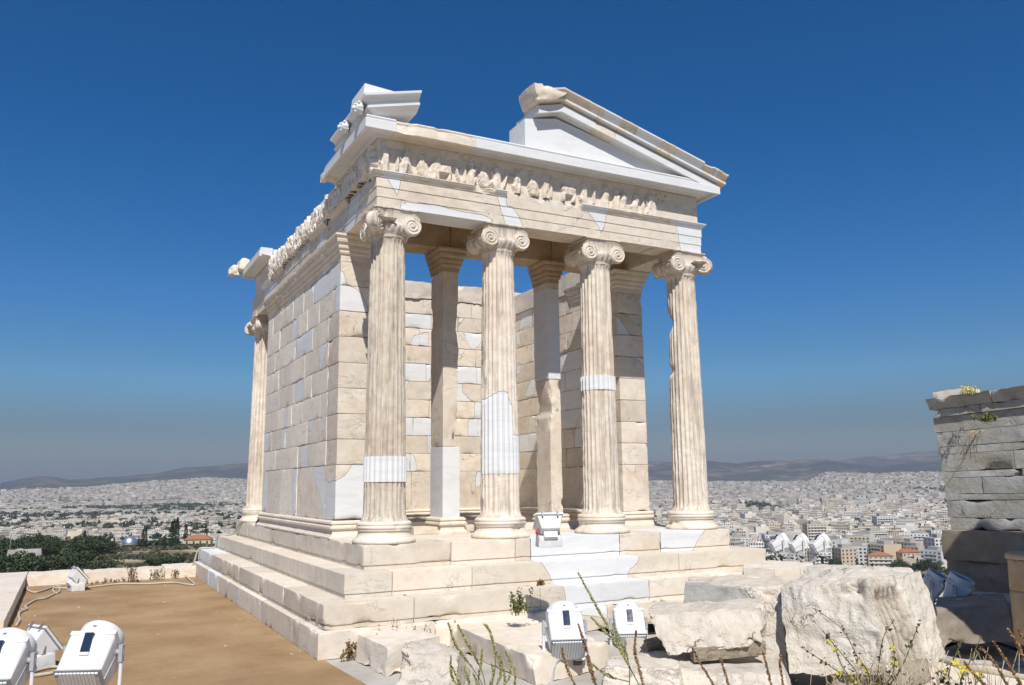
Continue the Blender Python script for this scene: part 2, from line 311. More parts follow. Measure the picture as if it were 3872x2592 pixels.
def m_city():
    t = NT('city_facade'); tone = t.attr('tone'); u = t.attr('wu'); v = t.attr('wv'); k2 = t.math('FRACT', t.math('MULTIPLY', tone, 17.31)); k3 = t.math('FRACT', t.math('MULTIPLY', tone, 53.7))
    wall = t.ramp(tone, (0., (.48, .42, .34)), (.25, (.66, .59, .48)), (.5, (.74, .69, .61)), (.75, (.66, .56, .43)), (.9, (.78, .76, .72)), (1., (.46, .34, .26)))
    fv = t.math('FRACT', t.math('DIVIDE', v, 3.1)); fu = t.math('FRACT', t.math('ADD', t.math('DIVIDE', u, t.math('ADD', 2.2, k2)), k3))
    band = t.math('MULTIPLY', t.math('GREATER_THAN', fv, .30), t.math('LESS_THAN', fv, .82))
    win = t.math('MULTIPLY', band, t.math('MULTIPLY', t.math('GREATER_THAN', fu, .25), t.math('LESS_THAN', fu, t.math('ADD', .62, t.math('MULTIPLY', k3, .3)))))
    col = t.mix(win, wall, (.045, .05, .06)); blank = t.math('LESS_THAN', t.math('FRACT', t.math('MULTIPLY', tone, 91.7)), .22); col = t.mix(blank, col, wall)
    roof = t.ramp(k2, (0., (.42, .39, .34)), (.25, (.55, .50, .43)), (.5, (.64, .60, .54)), (.84, (.36, .16, .09)), (.89, (.58, .55, .50))); t.t.nodes[-1].color_ramp.interpolation = 'CONSTANT'
    col = t.mix(t.math('LESS_THAN', v, -.5), col, roof); return t.fin(col, .8)
G_GROUND = m_ground(); G_PAVE = m_paving(); G_TERR = m_terrain(); M_CITY = m_city(); M_WOOD = m_wood()
M_PAINT = m_plain('white_enamel', (.74, .745, .74), .38, .05, 6., dirt=(.50, .47, .42)); M_PLATE = m_plain('grey_cast_metal', (.42, .43, .44), .45, .1); M_STEEL = m_plain('galvanised_steel', (.33, .34, .35), .45, .2, 15., .6)
M_RUST = m_plain('brown_painted_steel', (.16, .11, .08), .6, .3); M_GLASS = m_plain('dark_lamp_glass', (.02, .035, .07), .12); M_RED = m_plain('red_plastic', (.60, .06, .025), .4); M_BLACK = m_plain('black_rubber', (.025, .025, .025), .6)
M_CABLE = m_plain('beige_cable', (.52, .47, .38), .6, .15, 30.); M_DCABLE = m_plain('grey_cable', (.42, .41, .39), .6, .2, 30.); M_CONC = m_plain('white_painted_concrete', (.66, .66, .65), .8, .12, 12., bs=.3)
M_DOME = m_plain('silver_dome_metal', (.62, .64, .66), .38, .05, 1., .85); M_CREAM = m_plain('cream_plaster', (.58, .49, .34), .85, .15, 2.); M_TILE = m_plain('red_roof_tile', (.40, .17, .09), .85, .35, 3.); M_WHITEW = m_plain('white_plaster', (.68, .67, .64), .85, .1, 1.); M_WIN = m_plain('dark_window', (.06, .07, .085), .2); M_ROOFG = m_plain('grey_flat_roof', (.40, .38, .35), .9, .25, 1.); M_TAN = m_plain('tan_plaster', (.55, .46, .35), .85, .1, 1.); M_PIPE = m_plain('brown_post', (.30, .16, .10), .8)
L_PINE = m_leaf('pine_foliage', (.025, .04, .018), (.045, .065, .028), (.075, .095, .045)); L_OLIVE = m_leaf('olive_foliage', (.05, .058, .032), (.085, .092, .052), (.13, .13, .08)); L_CYP = m_leaf('cypress_foliage', (.018, .028, .016), (.03, .043, .022), (.045, .06, .03)); L_BUSH = m_leaf('bush_foliage', (.05, .06, .025), (.09, .095, .04), (.15, .14, .07))
L_SPIKE = m_leaf('flower_spike', (.24, .24, .09), (.37, .36, .15), (.50, .46, .24)); L_RSPIKE = m_leaf('dry_flower_spike', (.24, .10, .05), (.32, .17, .09), (.38, .28, .15)); L_STEM = m_leaf('green_stem', (.10, .12, .05), (.16, .18, .08), (.24, .25, .13)); L_YEL = m_leaf('yellow_petals', (.62, .50, .03), (.72, .62, .05), (.80, .72, .12)); L_DRY = m_leaf('dry_grass', (.30, .22, .12), (.42, .33, .2), (.52, .44, .3)); L_WEED = m_leaf('weed_foliage', (.07, .09, .03), (.13, .15, .05), (.22, .2, .08)); L_BRNW = m_leaf('brown_weed', (.14, .08, .035), (.22, .14, .06), (.3, .22, .08)); M_BARK = m_plain('bark', (.12, .09, .065), .95, .4, 8.)
# ------------------------------------------------------------------ terrace and terrain (ground)
ZT = -1.054
def slab(name, poly, z, mat, thick=.5, d=.25, amp=0.):
    """flat ground sheet with a real edge"""
    mb = MB(); n = len(poly); T = np.array([(x, y, z) for x, y in poly]); mb.add(T, [np.array([list(range(n))])]); B = T - [0, 0, thick]
    for i in range(n): j = (i + 1) % n; mb.add(np.array([T[j], T[i], B[i], B[j]]), np.array([[0, 1, 2, 3]]))
    return tag(mb.build(name, mat, smooth=False), kind='structure')
slab('bastion_rock', [(-16, -16), (12, -16), (12, 2.2), (9.6, 3.5), (8.6, 9.6), (-16, 9.6)], ZT - .34, G_PAVE, 9.)
slab('terrace_ground', [(-3.56, -12), (-.35, -12), (-.30, -3.0), (-.56, -1.94), (-.60, -.9), (-.60, 8.7), (-3.56, 8.7)], ZT, G_GROUND, .3)
slab('paved_ground', [(-.62, -2.0), (-.36, -3.0), (-.36, -12), (1.3, -12), (1.55, -2.6), (2.6, -1.7), (2.7, -.4), (-.62, -.4)], ZT - .006, G_PAVE, .3)
def hprof(r, pts): return np.interp(r, [p[0] for p in pts], [p[1] for p in pts])
HL = [(0, -9), (11, -9), (16, -11), (45, -20), (140, -24), (230, -21.5), (300, -24.), (420, -29.), (560, -34.5), (630, -38), (860, -66), (1200, -80), (4300, -84), (6200, -55), (8200, 35), (9500, 60), (40000, 60)]
HR = [(0, -9), (11, -9), (16, -14), (60, -42), (200, -62), (500, -72), (900, -80), (4600, -88), (6000, -45), (7600, 35), (9000, 70), (40000, 70)]
RID = [(-8, 1120), (0, 1107), (60, 1097), (87, 1092), (120, 1094), (155, 1100), (200, 1099), (250, 1094), (350, 1087), (425, 1073), (562, 1062), (800, 1050), (1200, 1062), (1482, 1055), (1540, 1057), (1617, 1054), (1687, 1064), (1754, 1060), (1815, 1057), (1882, 1054), (1950, 1060), (2021, 1067), (2098, 1054), (2157, 1051), (2342, 1058)]
FAR = [(0, 1126), (160, 1100), (330, 1085), (420, 1100), (600, 1110), (1500, 1090), (1800, 1065), (1923, 1054), (1987, 1043), (2040, 1040), (2083, 1035), (2154, 1032), (2342, 1040)]
CTOP = [(0, 1123), (75, 1120), (200, 1119), (310, 1106), (390, 1100), (475, 1096), (560, 1099), (900, 1100), (1480, 1104), (1845, 1103), (1892, 1083), (2000, 1086), (2100, 1082), (2342, 1084)]
def prof_az(L): A = [az_of(x, y) for x, y in L]; E = [el_of(x, y) for x, y in L]; return np.array(A), np.array(E)
RA_, RE_ = prof_az(RID); FA_, FE_ = prof_az(FAR); CA_, CE_ = prof_az(CTOP)
def terr(az, r):
    az = np.asarray(az, float); r = np.asarray(r, float); b = sstep(az, 13, 32)
    z = hprof(r, HL) * (1 - b) + hprof(r, HR) * b
    ct = np.interp(az, CA_, CE_); zc = CAM[2] + ct * 7600 - 12; k = sstep(r, 4300, 7600); z = z * (1 - k) + zc * k
    P = np.stack([np.sin(np.radians(az)) * r, np.cos(np.radians(az)) * r, 0 * r], -1).reshape(-1, 3)
    nz = fbm(P / 900., 4, 3).reshape(r.shape) * sstep(r, 7000, 9500) * 45 + fbm(P / 60., 3, 9).reshape(r.shape) * 2.2 * sstep(r, 60, 200) * (1 - sstep(r, 900, 1500))
    zr = CAM[2] + np.interp(az, RA_, RE_) * 10500; kr = np.where(r < 10500, sstep(r, 7500, 10500), 1 - .6 * sstep(r, 10500, 14000)); z = np.where(r > 7500, z * (1 - kr) + zr * kr, z)
    zf = CAM[2] + np.interp(az, FA_, FE_) * 14000; kf = np.where(r < 14000, sstep(r, 12200, 14000), 1 - .6 * sstep(r, 14000, 19000)); z = np.where(r > 12200, z * (1 - kf) + zf * kf, z)
    nzf = np.where((r > 10200) & (r < 10800), .15, 1.) * np.where((r > 13200) & (r < 15000), .1, 1.)
    return z + nz * nzf
def gpos(az, r):
    z = terr(np.array([az]), np.array([r]))[0]; a = math.radians(az); return np.array([CAM[0] + math.sin(a) * r, CAM[1] + math.cos(a) * r, z])
azs = np.concatenate([np.arange(-180, -14, 4.), np.arange(-14, 70, .2), np.arange(70, 180, 4.)]); rs = np.concatenate([np.geomspace(10.5, 1000, 90), np.linspace(1080, 7000, 60), np.linspace(7100, 11500, 64), np.linspace(11900, 20500, 40), [23000, 26000, 32000, 40000]])
A_, R__ = np.meshgrid(azs, rs, indexing='ij'); Z_ = terr(A_, R__)
V = np.stack([CAM[0] + np.sin(np.radians(A_)) * R__, CAM[1] + np.cos(np.radians(A_)) * R__, Z_], -1).reshape(-1, 3)
zone = np.interp(R__, [0, 700, 1100, 6600, 8000, 9000], [0, 0, 1, 1, 1.7, 2]).ravel()
mb = MB(); mb.add(V, gridf(len(azs), len(rs), True)[:, ::-1], wu=zone)
tag(mb.build('terrain_ground', G_TERR, attrs=('wu',)), kind='structure')
# ------------------------------------------------------------------ temple
TW, TL = 5.4, 8.2; H1, H2, H3, H4 = .272, .257, .259, .266; TR, T4 = .304, .065; XA = .13; ZA, ZT1, ZC, ZF, ZG = 4.08, 4.455, 4.53, 4.975, 5.10
temple = empty('temple', (0, 0, ZT)); tag(temple, 'white and cream marble ruined temple with four fluted Ionic columns on steps', 'temple')
class _P: pass
def T(name, mb, mat, parent=None, smooth=True, label=None):
    p = parent or temple; o = mb.build(name, mat, None, smooth)
    o.parent = p
    if p is temple: o.matrix_parent_inverse = Matrix.Translation((0, 0, -ZT))
    if label: o['label'] = label
    return o
rng = np.random.RandomState(5)
# steps: ring of long blocks with a drafted margin along the foot
def rebate(zb, h, side):
    """lower 5 cm strip set back 1.3 cm"""
    def post(P):
        k = (P[:, 2] < zb + .052) & (P[:, 2] > zb - .05)
        for ax, v, s in side:
            on = np.abs(P[:, ax] - v) < .035; P[k & on, ax] -= s * .013
        return P
    return post
def step(name, x0, x1, y0, y1, z0, z1, fj, lj, fp, lp, tone0=.5, depth=.75, chip=.035, chiprnd=None, draft=True, mat=M_STEP, backfill=True):
    mb = MB(); fx = [x0] + list(fj) + [x1]; ly = [y0] + list(lj) + [y1]
    def blk(c, sd, pf, seed):
        z0b = c[0][2]
        # split into the margin strip and the main face by making two stacked stones
        if draft:
            a = np.array(c, float); lo = a.copy(); hi = a.copy(); lo[4:, 2] = z0b + .048; hi[:4, 2] = z0b + .048
            for ax, v, s in sd: lo[np.abs(lo[:, ax] - v) < 1e-6, ax] -= s * .012
            hexa(mb, lo, d=.09, bev=.001, chip=chip * .2, patch=pf, tone=tn, seed=seed); hexa(mb, hi, d=.055, chip=chip, rough=.002, patch=pf, tone=tn, seed=seed, ew=.018)
        else: hexa(mb, c, d=.06, chip=chip, rough=.005, patch=pf, tone=tn, seed=seed, ew=.022)
    for i in range(len(fx) - 1):
        tn = rng.rand(); g = .0025; sd = [(1, y0, -1)]
        if i == 0: sd.append((0, x0, -1))
        if i == len(fx) - 2: sd.append((0, x1, 1))
        blk(box(fx[i] + (g if i else 0), fx[i + 1] - (g if i < len(fx) - 2 else 0), y0, y0 + depth, z0, z1), sd, fp, 100 + i)
    for i in range(len(ly) - 1):
        tn = rng.rand(); g = .0025; a = ly[i] + g if i else y0 + depth + g; sd = [(0, x0, -1)]
        if i == len(ly) - 2: sd.append((1, y1, 1))
        if ly[i + 1] - a < .05: continue
        blk(box(x0, x0 + depth, a, ly[i + 1] - (g if i < len(ly) - 2 else 0), z0, z1), sd, lp, 200 + i)
    tn = .5; hexa(mb, box(x0 + depth + .003, x1, y0 + depth + .003, y1, z0, z1 - .001), d=.25, tone=.5, patch=-1)
    return T(name, mb, mat)
PST1 = patches([[(2.16, .05), (3.5, .05), (3.5, -.3), (2.16, -.3)], [(4.17, .05), (4.99, .05), (4.96, -.01), (4.79, -.15), (4.72, -.30), (4.18, -.30)]], 'y')
step('stylobate', 0, TW, 0, TL, -H1, 0, [1.08, 1.94, 2.155, 3.5, 4.175], [.67, 1.23, 3.17, 4.09, 5.05, 6.96], PST1, -1., chip=.02)
PST2 = patches([[(2.08, -.2), (3.62, -.2), (3.58, -.3), (3.53, -.39), (3.4, -.42), (3.42, -.56), (2.29, -.53), (2.24, -.42), (2.17, -.32)]], 'y')
PW2 = patches([[(8.15, -.2), (8.7, -.2), (8.7, -.6), (8.2, -.6)]], 'x')
step('step', -TR, 5.78, -TR, TL + TR, -H1 - H2, -H1 - .0, [.24, 1.21, 4.23], [.43, 2.31, 4.02, 4.44, 6.2, 8.17], PST2, PW2, chip=.035)
PST3 = patches([[(2.22, -.45), (3.5, -.45), (3.5, -.82), (2.28, -.80), (2.28, -.63)]], 'y'); PW3 = patches([[(7.0, -.45), (9, -.45), (9, -.9), (7.1, -.9)]], 'x')
step('step', -2 * TR, 5.95, -2 * TR, TL + 2 * TR, -H1 - H2 - H3, -H1 - H2, [.38, 1.94, 3.5, 4.6, 5.05], [-.07, 1.22, 2.71, 3.09, 4.2, 5.6, 7.0], PST3, PW3, chip=.06)
PST4 = patches([[(2.3, -.7), (2.81, -.7), (2.83, -.95), (2.77, -.92), (2.44, -.86)]], 'y'); PW4 = patches([[(2.16, -.7), (2.36, -.7), (2.22, -1.1), (2.08, -1.1)], [(3.70, -.7), (3.95, -.7), (3.9, -1.1), (3.72, -1.1)], [(5.67, -.7), (7.0, -.7), (6.9, -1.1), (5.75, -1.1)]], 'x')
step('foundation_course', -2 * TR - T4, 6.0, -2 * TR - T4, TL + 2 * TR + T4, ZT, ZT + H4, [.6, 2.1, 2.95, 3.7, 4.8], [.41, 2.28, 3.74, 5.67, 6.78], PST4, PW4, chip=.07, draft=False)
# walls of ashlar blocks
CZ = [.224, .947, 1.284, 1.622, 1.966, 2.313, 2.667, 3.02, 3.372, 3.712]
FLANK = [[(3.96, .94), (3.47, .94), (3.7, .7), (3.68, .24), (3.91, .25)], [(2.77, .95), (2.13, .95), (2.05, .77), (1.81, .71), (1.53, .75), (1.53, .23), (2.15, .23), (2.27, .5), (2.54, .7)], [(3.5, 1.29), (3.04, 1.29), (3.05, 1.08), (2.94, .95), (3.47, .94)], [(3.19, 3.72), (1.5, 3.72), (1.5, 3.01), (1.75, 3.03), (1.73, 3.38), (2.91, 3.38)], [(4.09, 3.72), (3.9, 3.72), (3.85, 3.04), (4.36, 3.03), (4.37, 3.35), (3.98, 3.34)], [(3.94, 3.01), (2.95, 3.03), (2.94, 2.68), (3.9, 2.69)], [(2.49, 2.67), (2.05, 2.67), (2.41, 2.32), (2.51, 2.32)], [(3.95, 2.32), (3.45, 2.32), (3.41, 1.97), (3.95, 1.99)], [(4.64, 1.96), (4.43, 1.96), (4.47, 1.63), (4.68, 1.63)], [(4.85, 1.61), (4.59, 1.61), (4.55, 1.29), (4.89, 1.29)], [(2.98, 1.63), (2.74, 1.63), (2.83, 1.48), (2.99, 1.46)], [(6.36, 1.62), (5.9, 1.62), (5.84, 1.29), (6.3, 1.29)], [(6.07, .94), (5.82, .94), (5.75, .23), (6.26, .22)]]
ANTA = [[(.06, .71), (.11, .75), (.22, .80), (.32, .96), (.68, .96), (.69, .19), (.05, .21)], [(.05, 3.60), (.15, 3.55), (.18, 3.39), (.33, 3.34), (.41, 3.25), (.48, 3.12), (.52, 3.02), (.05, 3.02)], [(4.64, 3.35), (4.77, 3.2), (4.86, 3.09), (4.87, 3.04), (5.0, 3.03), (4.62, 3.0)], [(4.88, 2.66), (5.21, 2.68), (5.2, 2.49), (5.14, 2.52), (5.04, 2.62)]]
BACK = [[(2.4, 3.94), (3.05, 3.94), (3.05, 3.65), (2.41, 3.65)], [(2.69, 3.51), (2.99, 3.59), (2.99, 3.32), (2.61, 3.31)], [(2.3, 2.97), (3.05, 2.97), (3.05, 2.63), (2.97, 2.63), (2.96, 2.61), (2.59, 2.62), (2.56, 2.43), (2.3, 2.43)], [(3.62, 3.94), (3.77, 3.93), (3.66, 3.79), (3.62, 3.65)], [(3.72, 3.64), (4.16, 3.65), (4.14, 3.48), (3.99, 3.32), (3.9, 3.32), (3.82, 3.46)], [(3.62, 3.31), (3.77, 3.31), (3.75, 3.23), (3.62, 3.17)], [(3.5, 2.96), (4.3, 2.96), (4.3, 2.63), (3.5, 2.63)], [(2.3, 1.93), (3.07, 1.93), (3.07, 1.59), (2.3, 1.59)], [(3.98, 2.27), (4.16, 2.27), (4.15, 1.59), (3.83, 1.59), (3.84, 1.93), (3.98, 1.93)], [(2.99, 1.59), (3.07, 1.59), (3.08, 1.25), (3.0, 1.27)], [(2.4, 1.25), (2.7, 1.25), (2.8, .92), (2.4, .92)], [(3.99, .91), (4.15, .91), (4.1, .65), (3.99, .57)], [(3.6, 2.62), (3.72, 2.61), (3.71, 2.45), (3.95, 2.27), (3.57, 2.27)]]
INNER = [[(5.18, 4.14), (4.74, 4.1), (4.75, 3.77), (5.28, 3.76)], [(5.44, 3.7), (5.28, 3.74), (5.23, 3.44), (5.4, 3.45)], [(4.8, 3.44), (4.68, 3.43), (4.69, 3.06), (4.8, 3.08)], [(3.7, 3.02), (2.93, 3.02), (2.95, 2.0), (3.23, 1.64), (3.75, 1.64)], [(5.45, 3.08), (5.24, 3.07), (5.24, 2.85), (5.46, 2.85)], [(4.79, 2.69), (4.63, 2.67), (4.72, 2.35), (5.13, 2.36)], [(4.91, 1.97), (4.65, 1.98), (4.68, 1.84)], [(5.32, 1.65), (4.54, 1.63), (4.6, 1.28), (5.33, 1.28)], [(3.25, 1.63), (2.97, 1.65), (2.99, 1.28), (3.29, 1.28)]]
def wall(name, a0, a1, t0, t1, zs, along, pf, seed, mat, mean=.85, chip=.05, rough=.004, topfn=None, ends=None, flush=True):
    mb = MB(); r = np.random.RandomState(seed)
    for k in range(len(zs) - 1):
        L = a1 - a0; m = 1.75 if k == 0 else mean; cuts = [a0]; x = a0 + (m * (.55 if k % 2 else 1.05)) * (.8 + .4 * r.rand())
        while x < a1 - .35: cuts.append(x); x += m * (.65 + .7 * r.rand())
        cuts.append(a1)
        for i in range(len(cuts) - 1):
            off = 0. if not flush else (r.rand() - .5) * .01; g = .0018; b0 = cuts[i] + (g if i else 0); b1 = cuts[i + 1] - (g if i < len(cuts) - 2 else 0)
            c = box(b0, b1, t0 + off, t1, zs[k] + .0015, zs[k + 1] - .0015) if along == 'x' else box(t0 + off, t1 , b0, b1, zs[k] + .0015, zs[k + 1] - .0015)
            hexa(mb, c, d=.075, chip=chip * (.4 + 1.2 * r.rand()), rough=rough, patch=pf, tone=r.rand(), seed=seed + k * 17 + i, chf=6, ew=.012)
    return T(name, mb, mat)
pfF = patches(FLANK, 'x'); pfA = patches(ANTA, 'y'); pfB = patches(BACK, 'y'); pfI = patches(INNER, 'x')
def anta_blocks(x0, x1, y0, y1, seed, mat, pf):
    mb = MB(); r = np.random.RandomState(seed)
    for k in range(len(CZ) - 1): hexa(mb, box(x0 + (r.rand() - .5) * .008, x1, y0 + (r.rand() - .5) * .01, y1, CZ[k] + .0015, CZ[k + 1] - .0015), d=.05, chip=.05, rough=.003, patch=pf, tone=r.rand(), seed=seed + k * 5, ew=.02)
    return mb
def pboth(P): return np.where(P[:, 1] < 1.56, pfA(P), np.where(P[:, 0] < .16, pfF(P), -.3))
T('anta', anta_blocks(.10, .54, 1.53, 2.05, 31, M_OLD, pboth), M_OLD)
T('anta', anta_blocks(4.666, 5.16, 1.53, 2.05, 47, M_OLD, pboth), M_OLD)
wall('flank_wall', 2.053, 6.25, .10, .50, CZ + [4.078], 'y', pfF, 11, M_FLANK)
wall('flank_wall', 2.053, 5.45, 4.88, 5.24, CZ + [4.078], 'y', pfI, 23, M_OLD, mean=1.0)
ZB = [.213, .92, 1.255, 1.59, 1.93, 2.27, 2.62, 2.965, 3.31, 3.65, 3.94, 4.24]
wall('rear_wall', .503, 5.24, 5.5, 6.0, ZB, 'x', pfB, 37, M_OLD, mean=1.15, rough=.006)
mb = MB()
for i in range(5): hexa(mb, box(.5 + i * .95, .5 + (i + 1) * .95 - .004, 5.47, 6.0, 4.245, 4.55 + .03 * (i % 2)), d=.05, chip=.08, rough=.035, rf=4, tone=rng.rand(), seed=60 + i, ew=.06)
T('rubble_course', mb, M_STEP)
# mouldings under walls, anta capitals, pillars
TOI = [(.0, .224), (.035, .222), (.062, .205), (.066, .185), (.048, .172), (.06, .160), (.078, .145), (.078, .125), (.05, .112), (.045, .10), (.05, .06), (.078, .025), (.105, .02), (.105, 0.)]
def toic(path, seed, name='base_moulding', ch=.012):
    mb = MB(); sweep(mb, path, TOI[::-1], d=.08, chip=ch, seed=seed); return T(name, mb, M_STEP)
toic([(.10, 6.25), (.10, 1.53), (.54, 1.53), (.54, 2.3)], 3); toic([(4.666, 5.45), (4.666, 1.53), (5.16, 1.53), (5.16, 3.0)], 4); toic([(.5, 5.5), (4.9, 5.5)], 5)
ACAP = [(.0, 3.712), (.0, 3.80), (.02, 3.815), (.028, 3.84), (.022, 3.855), (.045, 3.885), (.05, 3.915), (.044, 3.925), (.075, 3.965), (.082, 4.0), (.076, 4.01), (.105, 4.05), (.105, 4.078)]
def acap(path, seed, prof=ACAP, name='anta_capital', mat=None, parent=None, ch=.02, fill=None):
    mb = MB(); sweep(mb, path, prof, d=.07, chip=ch, seed=seed, tone=.3)
    if fill: hexa(mb, box(*fill), d=.2, tone=.3)
    return T(name, mb, mat or M_OLD, parent)
acap([(.10, 6.25), (.10, 1.53), (.54, 1.53), (.54, 2.05)], 6, ch=.035, fill=(.102, .538, 1.532, 2.05, 3.715, 4.077)); acap([(4.666, 3.), (4.666, 1.53), (5.16, 1.53), (5.16, 2.05)], 7, fill=(4.668, 5.158, 1.532, 2.05, 3.715, 4.077))
def pillar(x0, x1, y0, y1, seed, kind):
    e = empty('pillar', (x0, y0, 0)); e.parent = temple; e.matrix_parent_inverse = Matrix.Translation((0, 0, -ZT))
    def put(o): o.parent = e; o.matrix_parent_inverse = Matrix.Translation((-x0, -y0, 0)); return o
    mb = MB()
    def bite(P):
        if kind == 2:
            q = sstep(-P[:, 2], -2.12, -1.74) * (P[:, 2] > 1.70); P[:, 0] += np.where(P[:, 0] < x0 + .12, .055 * q, 0); q2 = np.exp(-(((P[:, 2] - 1.78) / .07) ** 4)) * (P[:, 2] > 1.70) * np.exp(-(((P[:, 0] - x0 - .06) / .07) ** 4)); P[:, 1] += np.where(P[:, 1] < y0 + .1, .03 * q2, 0)
        else:
            for zc, hw, dp in ((1.35, .16, .05), (2.95, .12, .03), (1.9, .10, .02)):
                q = np.exp(-(((P[:, 2] - zc) / hw) ** 4)); P[:, 0] -= np.where(P[:, 0] > x1 - .08, dp * q, 0)
        return P
    if kind == 1:
        hexa(mb, box(x0, x1, y0, y1, .21, 1.20), d=.3, bev=.002, patch=1.); hexa(mb, box(x0 + .004, x1 - .02, y0 + .004, y1, 1.203, 3.74), d=.05, chip=.035, rough=.004, tone=.35, seed=seed, post=bite)
    else:
        hexa(mb, box(x0 + .01, x1 - .005, y0 + .006, y1, .21, 2.238), d=.045, chip=.05, rough=.006, tone=.6, seed=seed, post=bite); hexa(mb, box(x0, x1, y0, y1, 2.24, 3.66), d=.3, bev=.002, patch=1.)
        hexa(mb, box(x0, x1, y0, y1, 3.661, 3.75), d=.1, tone=.3)
    put(mb.build('shaft', M_OLD))
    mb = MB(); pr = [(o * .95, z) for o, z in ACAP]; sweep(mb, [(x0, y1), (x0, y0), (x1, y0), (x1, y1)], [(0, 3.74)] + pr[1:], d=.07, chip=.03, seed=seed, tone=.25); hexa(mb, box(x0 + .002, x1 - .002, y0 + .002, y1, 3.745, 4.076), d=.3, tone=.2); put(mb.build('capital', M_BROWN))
    mb = MB(); sweep(mb, [(x0, y1), (x0, y0), (x1, y0), (x1, y1)], TOI[::-1], d=.08, chip=.012, seed=seed + 3); hexa(mb, box(x0 + .002, x1 - .002, y0 + .002, y1, .0, .215), d=.3); put(mb.build('base', M_STEP))
    return e
pillar(1.615, 1.877, 1.53, 1.988, 71, 1); pillar(3.358, 3.572, 1.53, 1.965, 83, 2)
mb = MB(); hexa(mb, box(1.2, 4.6, 1.55, 1.95, .0, .10), d=.2, chip=.03, rough=.004, tone=.4, seed=9); T('threshold', mb, M_STEP)
# ---- columns
NF, TS = 24, np.array([0, .07, .15, .3, .5, .7, .85, .93])
def shaft_mesh(x, y, seed, z0=.255, z1=3.735, rb=.253, rt=.210, pf=None, gouge=None, er=.95, ring=None, proud=0.):
    nz = max(8, int((z1 - z0) / .035)); zz = np.linspace(z0, z1, nz + 1); th = ((np.arange(NF)[:, None] + TS[None]) / NF * 2 * np.pi).ravel(); tt = np.tile(TS, NF)
    TH, ZZ = np.meshgrid(th, zz, indexing='ij'); TT = np.tile(tt[:, None], (1, len(zz)))
    k = (ZZ - .26) / (3.73 - .26); Rr = rb + (rt - rb) * k + .006 * np.sin(np.pi * np.clip(k, 0, 1)); Rr = Rr + .032 * np.exp(-np.clip(ZZ - .255, 0, 9) / .035) * (ring is None) + .018 * sstep(ZZ, 3.66, 3.73) * (ring is None)
    fl = np.sqrt(np.clip(1 - ((TT - .5) / .43) ** 2, 0, 1)) * .023
    if ring is None: fl = fl * sstep(ZZ + .02 * (1 - np.abs(TT - .5) * 2), .285, .335) * (1 - sstep(ZZ - .022 * (1 - (np.abs(TT - .5) * 2) ** 2), 3.63, 3.665))
    P0 = np.stack([np.cos(TH) * Rr + x, np.sin(TH) * Rr + y, ZZ], -1).reshape(-1, 3); sd = None
    if pf is not None: sd = pf(P0); sd = np.where(np.sin(TH).ravel() < .2, sd, -.3)
    w_ = np.ones(len(P0)) if ring is None else np.zeros(len(P0))
    if sd is not None: w_ = np.where(sd > 0, 0., 1.)
    Q = P0 * [1, 1, .35] + seed * 3.1; ero = np.clip(fbm(Q * 2.3, 4, seed) * 1.5 + .25, 0, 1) * er * w_; arr = fbm(P0 * 13 + seed, 4, seed + 2) * .012 * w_; chipn = np.clip(fbm(P0 * [7, 7, 2.5] + seed, 3, seed + 7) * 2. - .3, 0, 1) * .045 * w_ * (TT.ravel() < .1)
    rad = Rr.ravel() + proud - fl.ravel() * (1 - ero * .75) - ero * .006 + arr * .8 - chipn
    if sd is not None: rad = rad + np.where(sd > 0, .006, 0)
    if gouge is not None: rad = rad - gouge(TH.ravel(), ZZ.ravel())
    V = np.stack([np.cos(TH).ravel() * rad + x, np.sin(TH).ravel() * rad + y, ZZ.ravel()], -1); mb = MB(); F = gridf(len(th), len(zz), True)
    pv = (1. if ring is not None else (-1. if sd is None else sd)); mb.add(V, F, patch=pv, tone=(seed * .37) % 1)
    n = len(zz); pc = 1. if ring is not None else -1.; mb.add(V[n - 1::n], [np.array([list(range(len(th)))])], patch=pc, tone=.5); mb.add(V[0::n], [np.array([list(range(len(th)))[::-1]])], patch=pc, tone=.5)
    return mb
BASEP = [(.0, 0), (.36, 0), (.376, .012), (.378, .03), (.366, .048), (.352, .056), (.332, .072), (.316, .10), (.308, .128), (.312, .142), (.322, .146), (.324, .156), (.318, .163), (.328, .170), (.335, .184), (.330, .198), (.322, .203), (.330, .212), (.332, .226), (.322, .240), (.30, .254), (.0, .256)]
def spiral_disc(mb, M, R_=.145, th=.03, seed=0, turns=3.3, patch=None):
    """carved volute face: polar relief following a spiral"""
    nr, na = 22, 56; rr = np.linspace(.0, 1, nr); an = np.linspace(0, 2 * np.pi, na, endpoint=False); A, Q = np.meshgrid(an, rr, indexing='ij')
    ph = Q ** .8 * turns - A / (2 * np.pi); rid = np.exp(-((ph - np.round(ph)) / .20) ** 2); h = th * (.5 + .36 * rid) - th * .75 * sstep(Q, .92, 1.0); h = np.where(Q < .16, th * .95, h); h[:, 0] = th * .95
    V = np.stack([np.cos(A) * Q * R_, np.sin(A) * Q * R_, h], -1).reshape(-1, 3); V[:, 2] += .004 * fbm(V * 30 + seed, 2, seed); mb.add(xf(V, M), gridf(na, nr, True)[:, ::-1], tone=.55)
def frame(o, ex, ez):
    ex = Vector(ex).normalized(); ez = Vector(ez).normalized(); ey = ez.cross(ex); return Matrix(((ex.x, ey.x, ez.x, o[0]), (ex.y, ey.y, ez.y, o[1]), (ex.z, ey.z, ez.z, o[2]), (0, 0, 0, 1)))
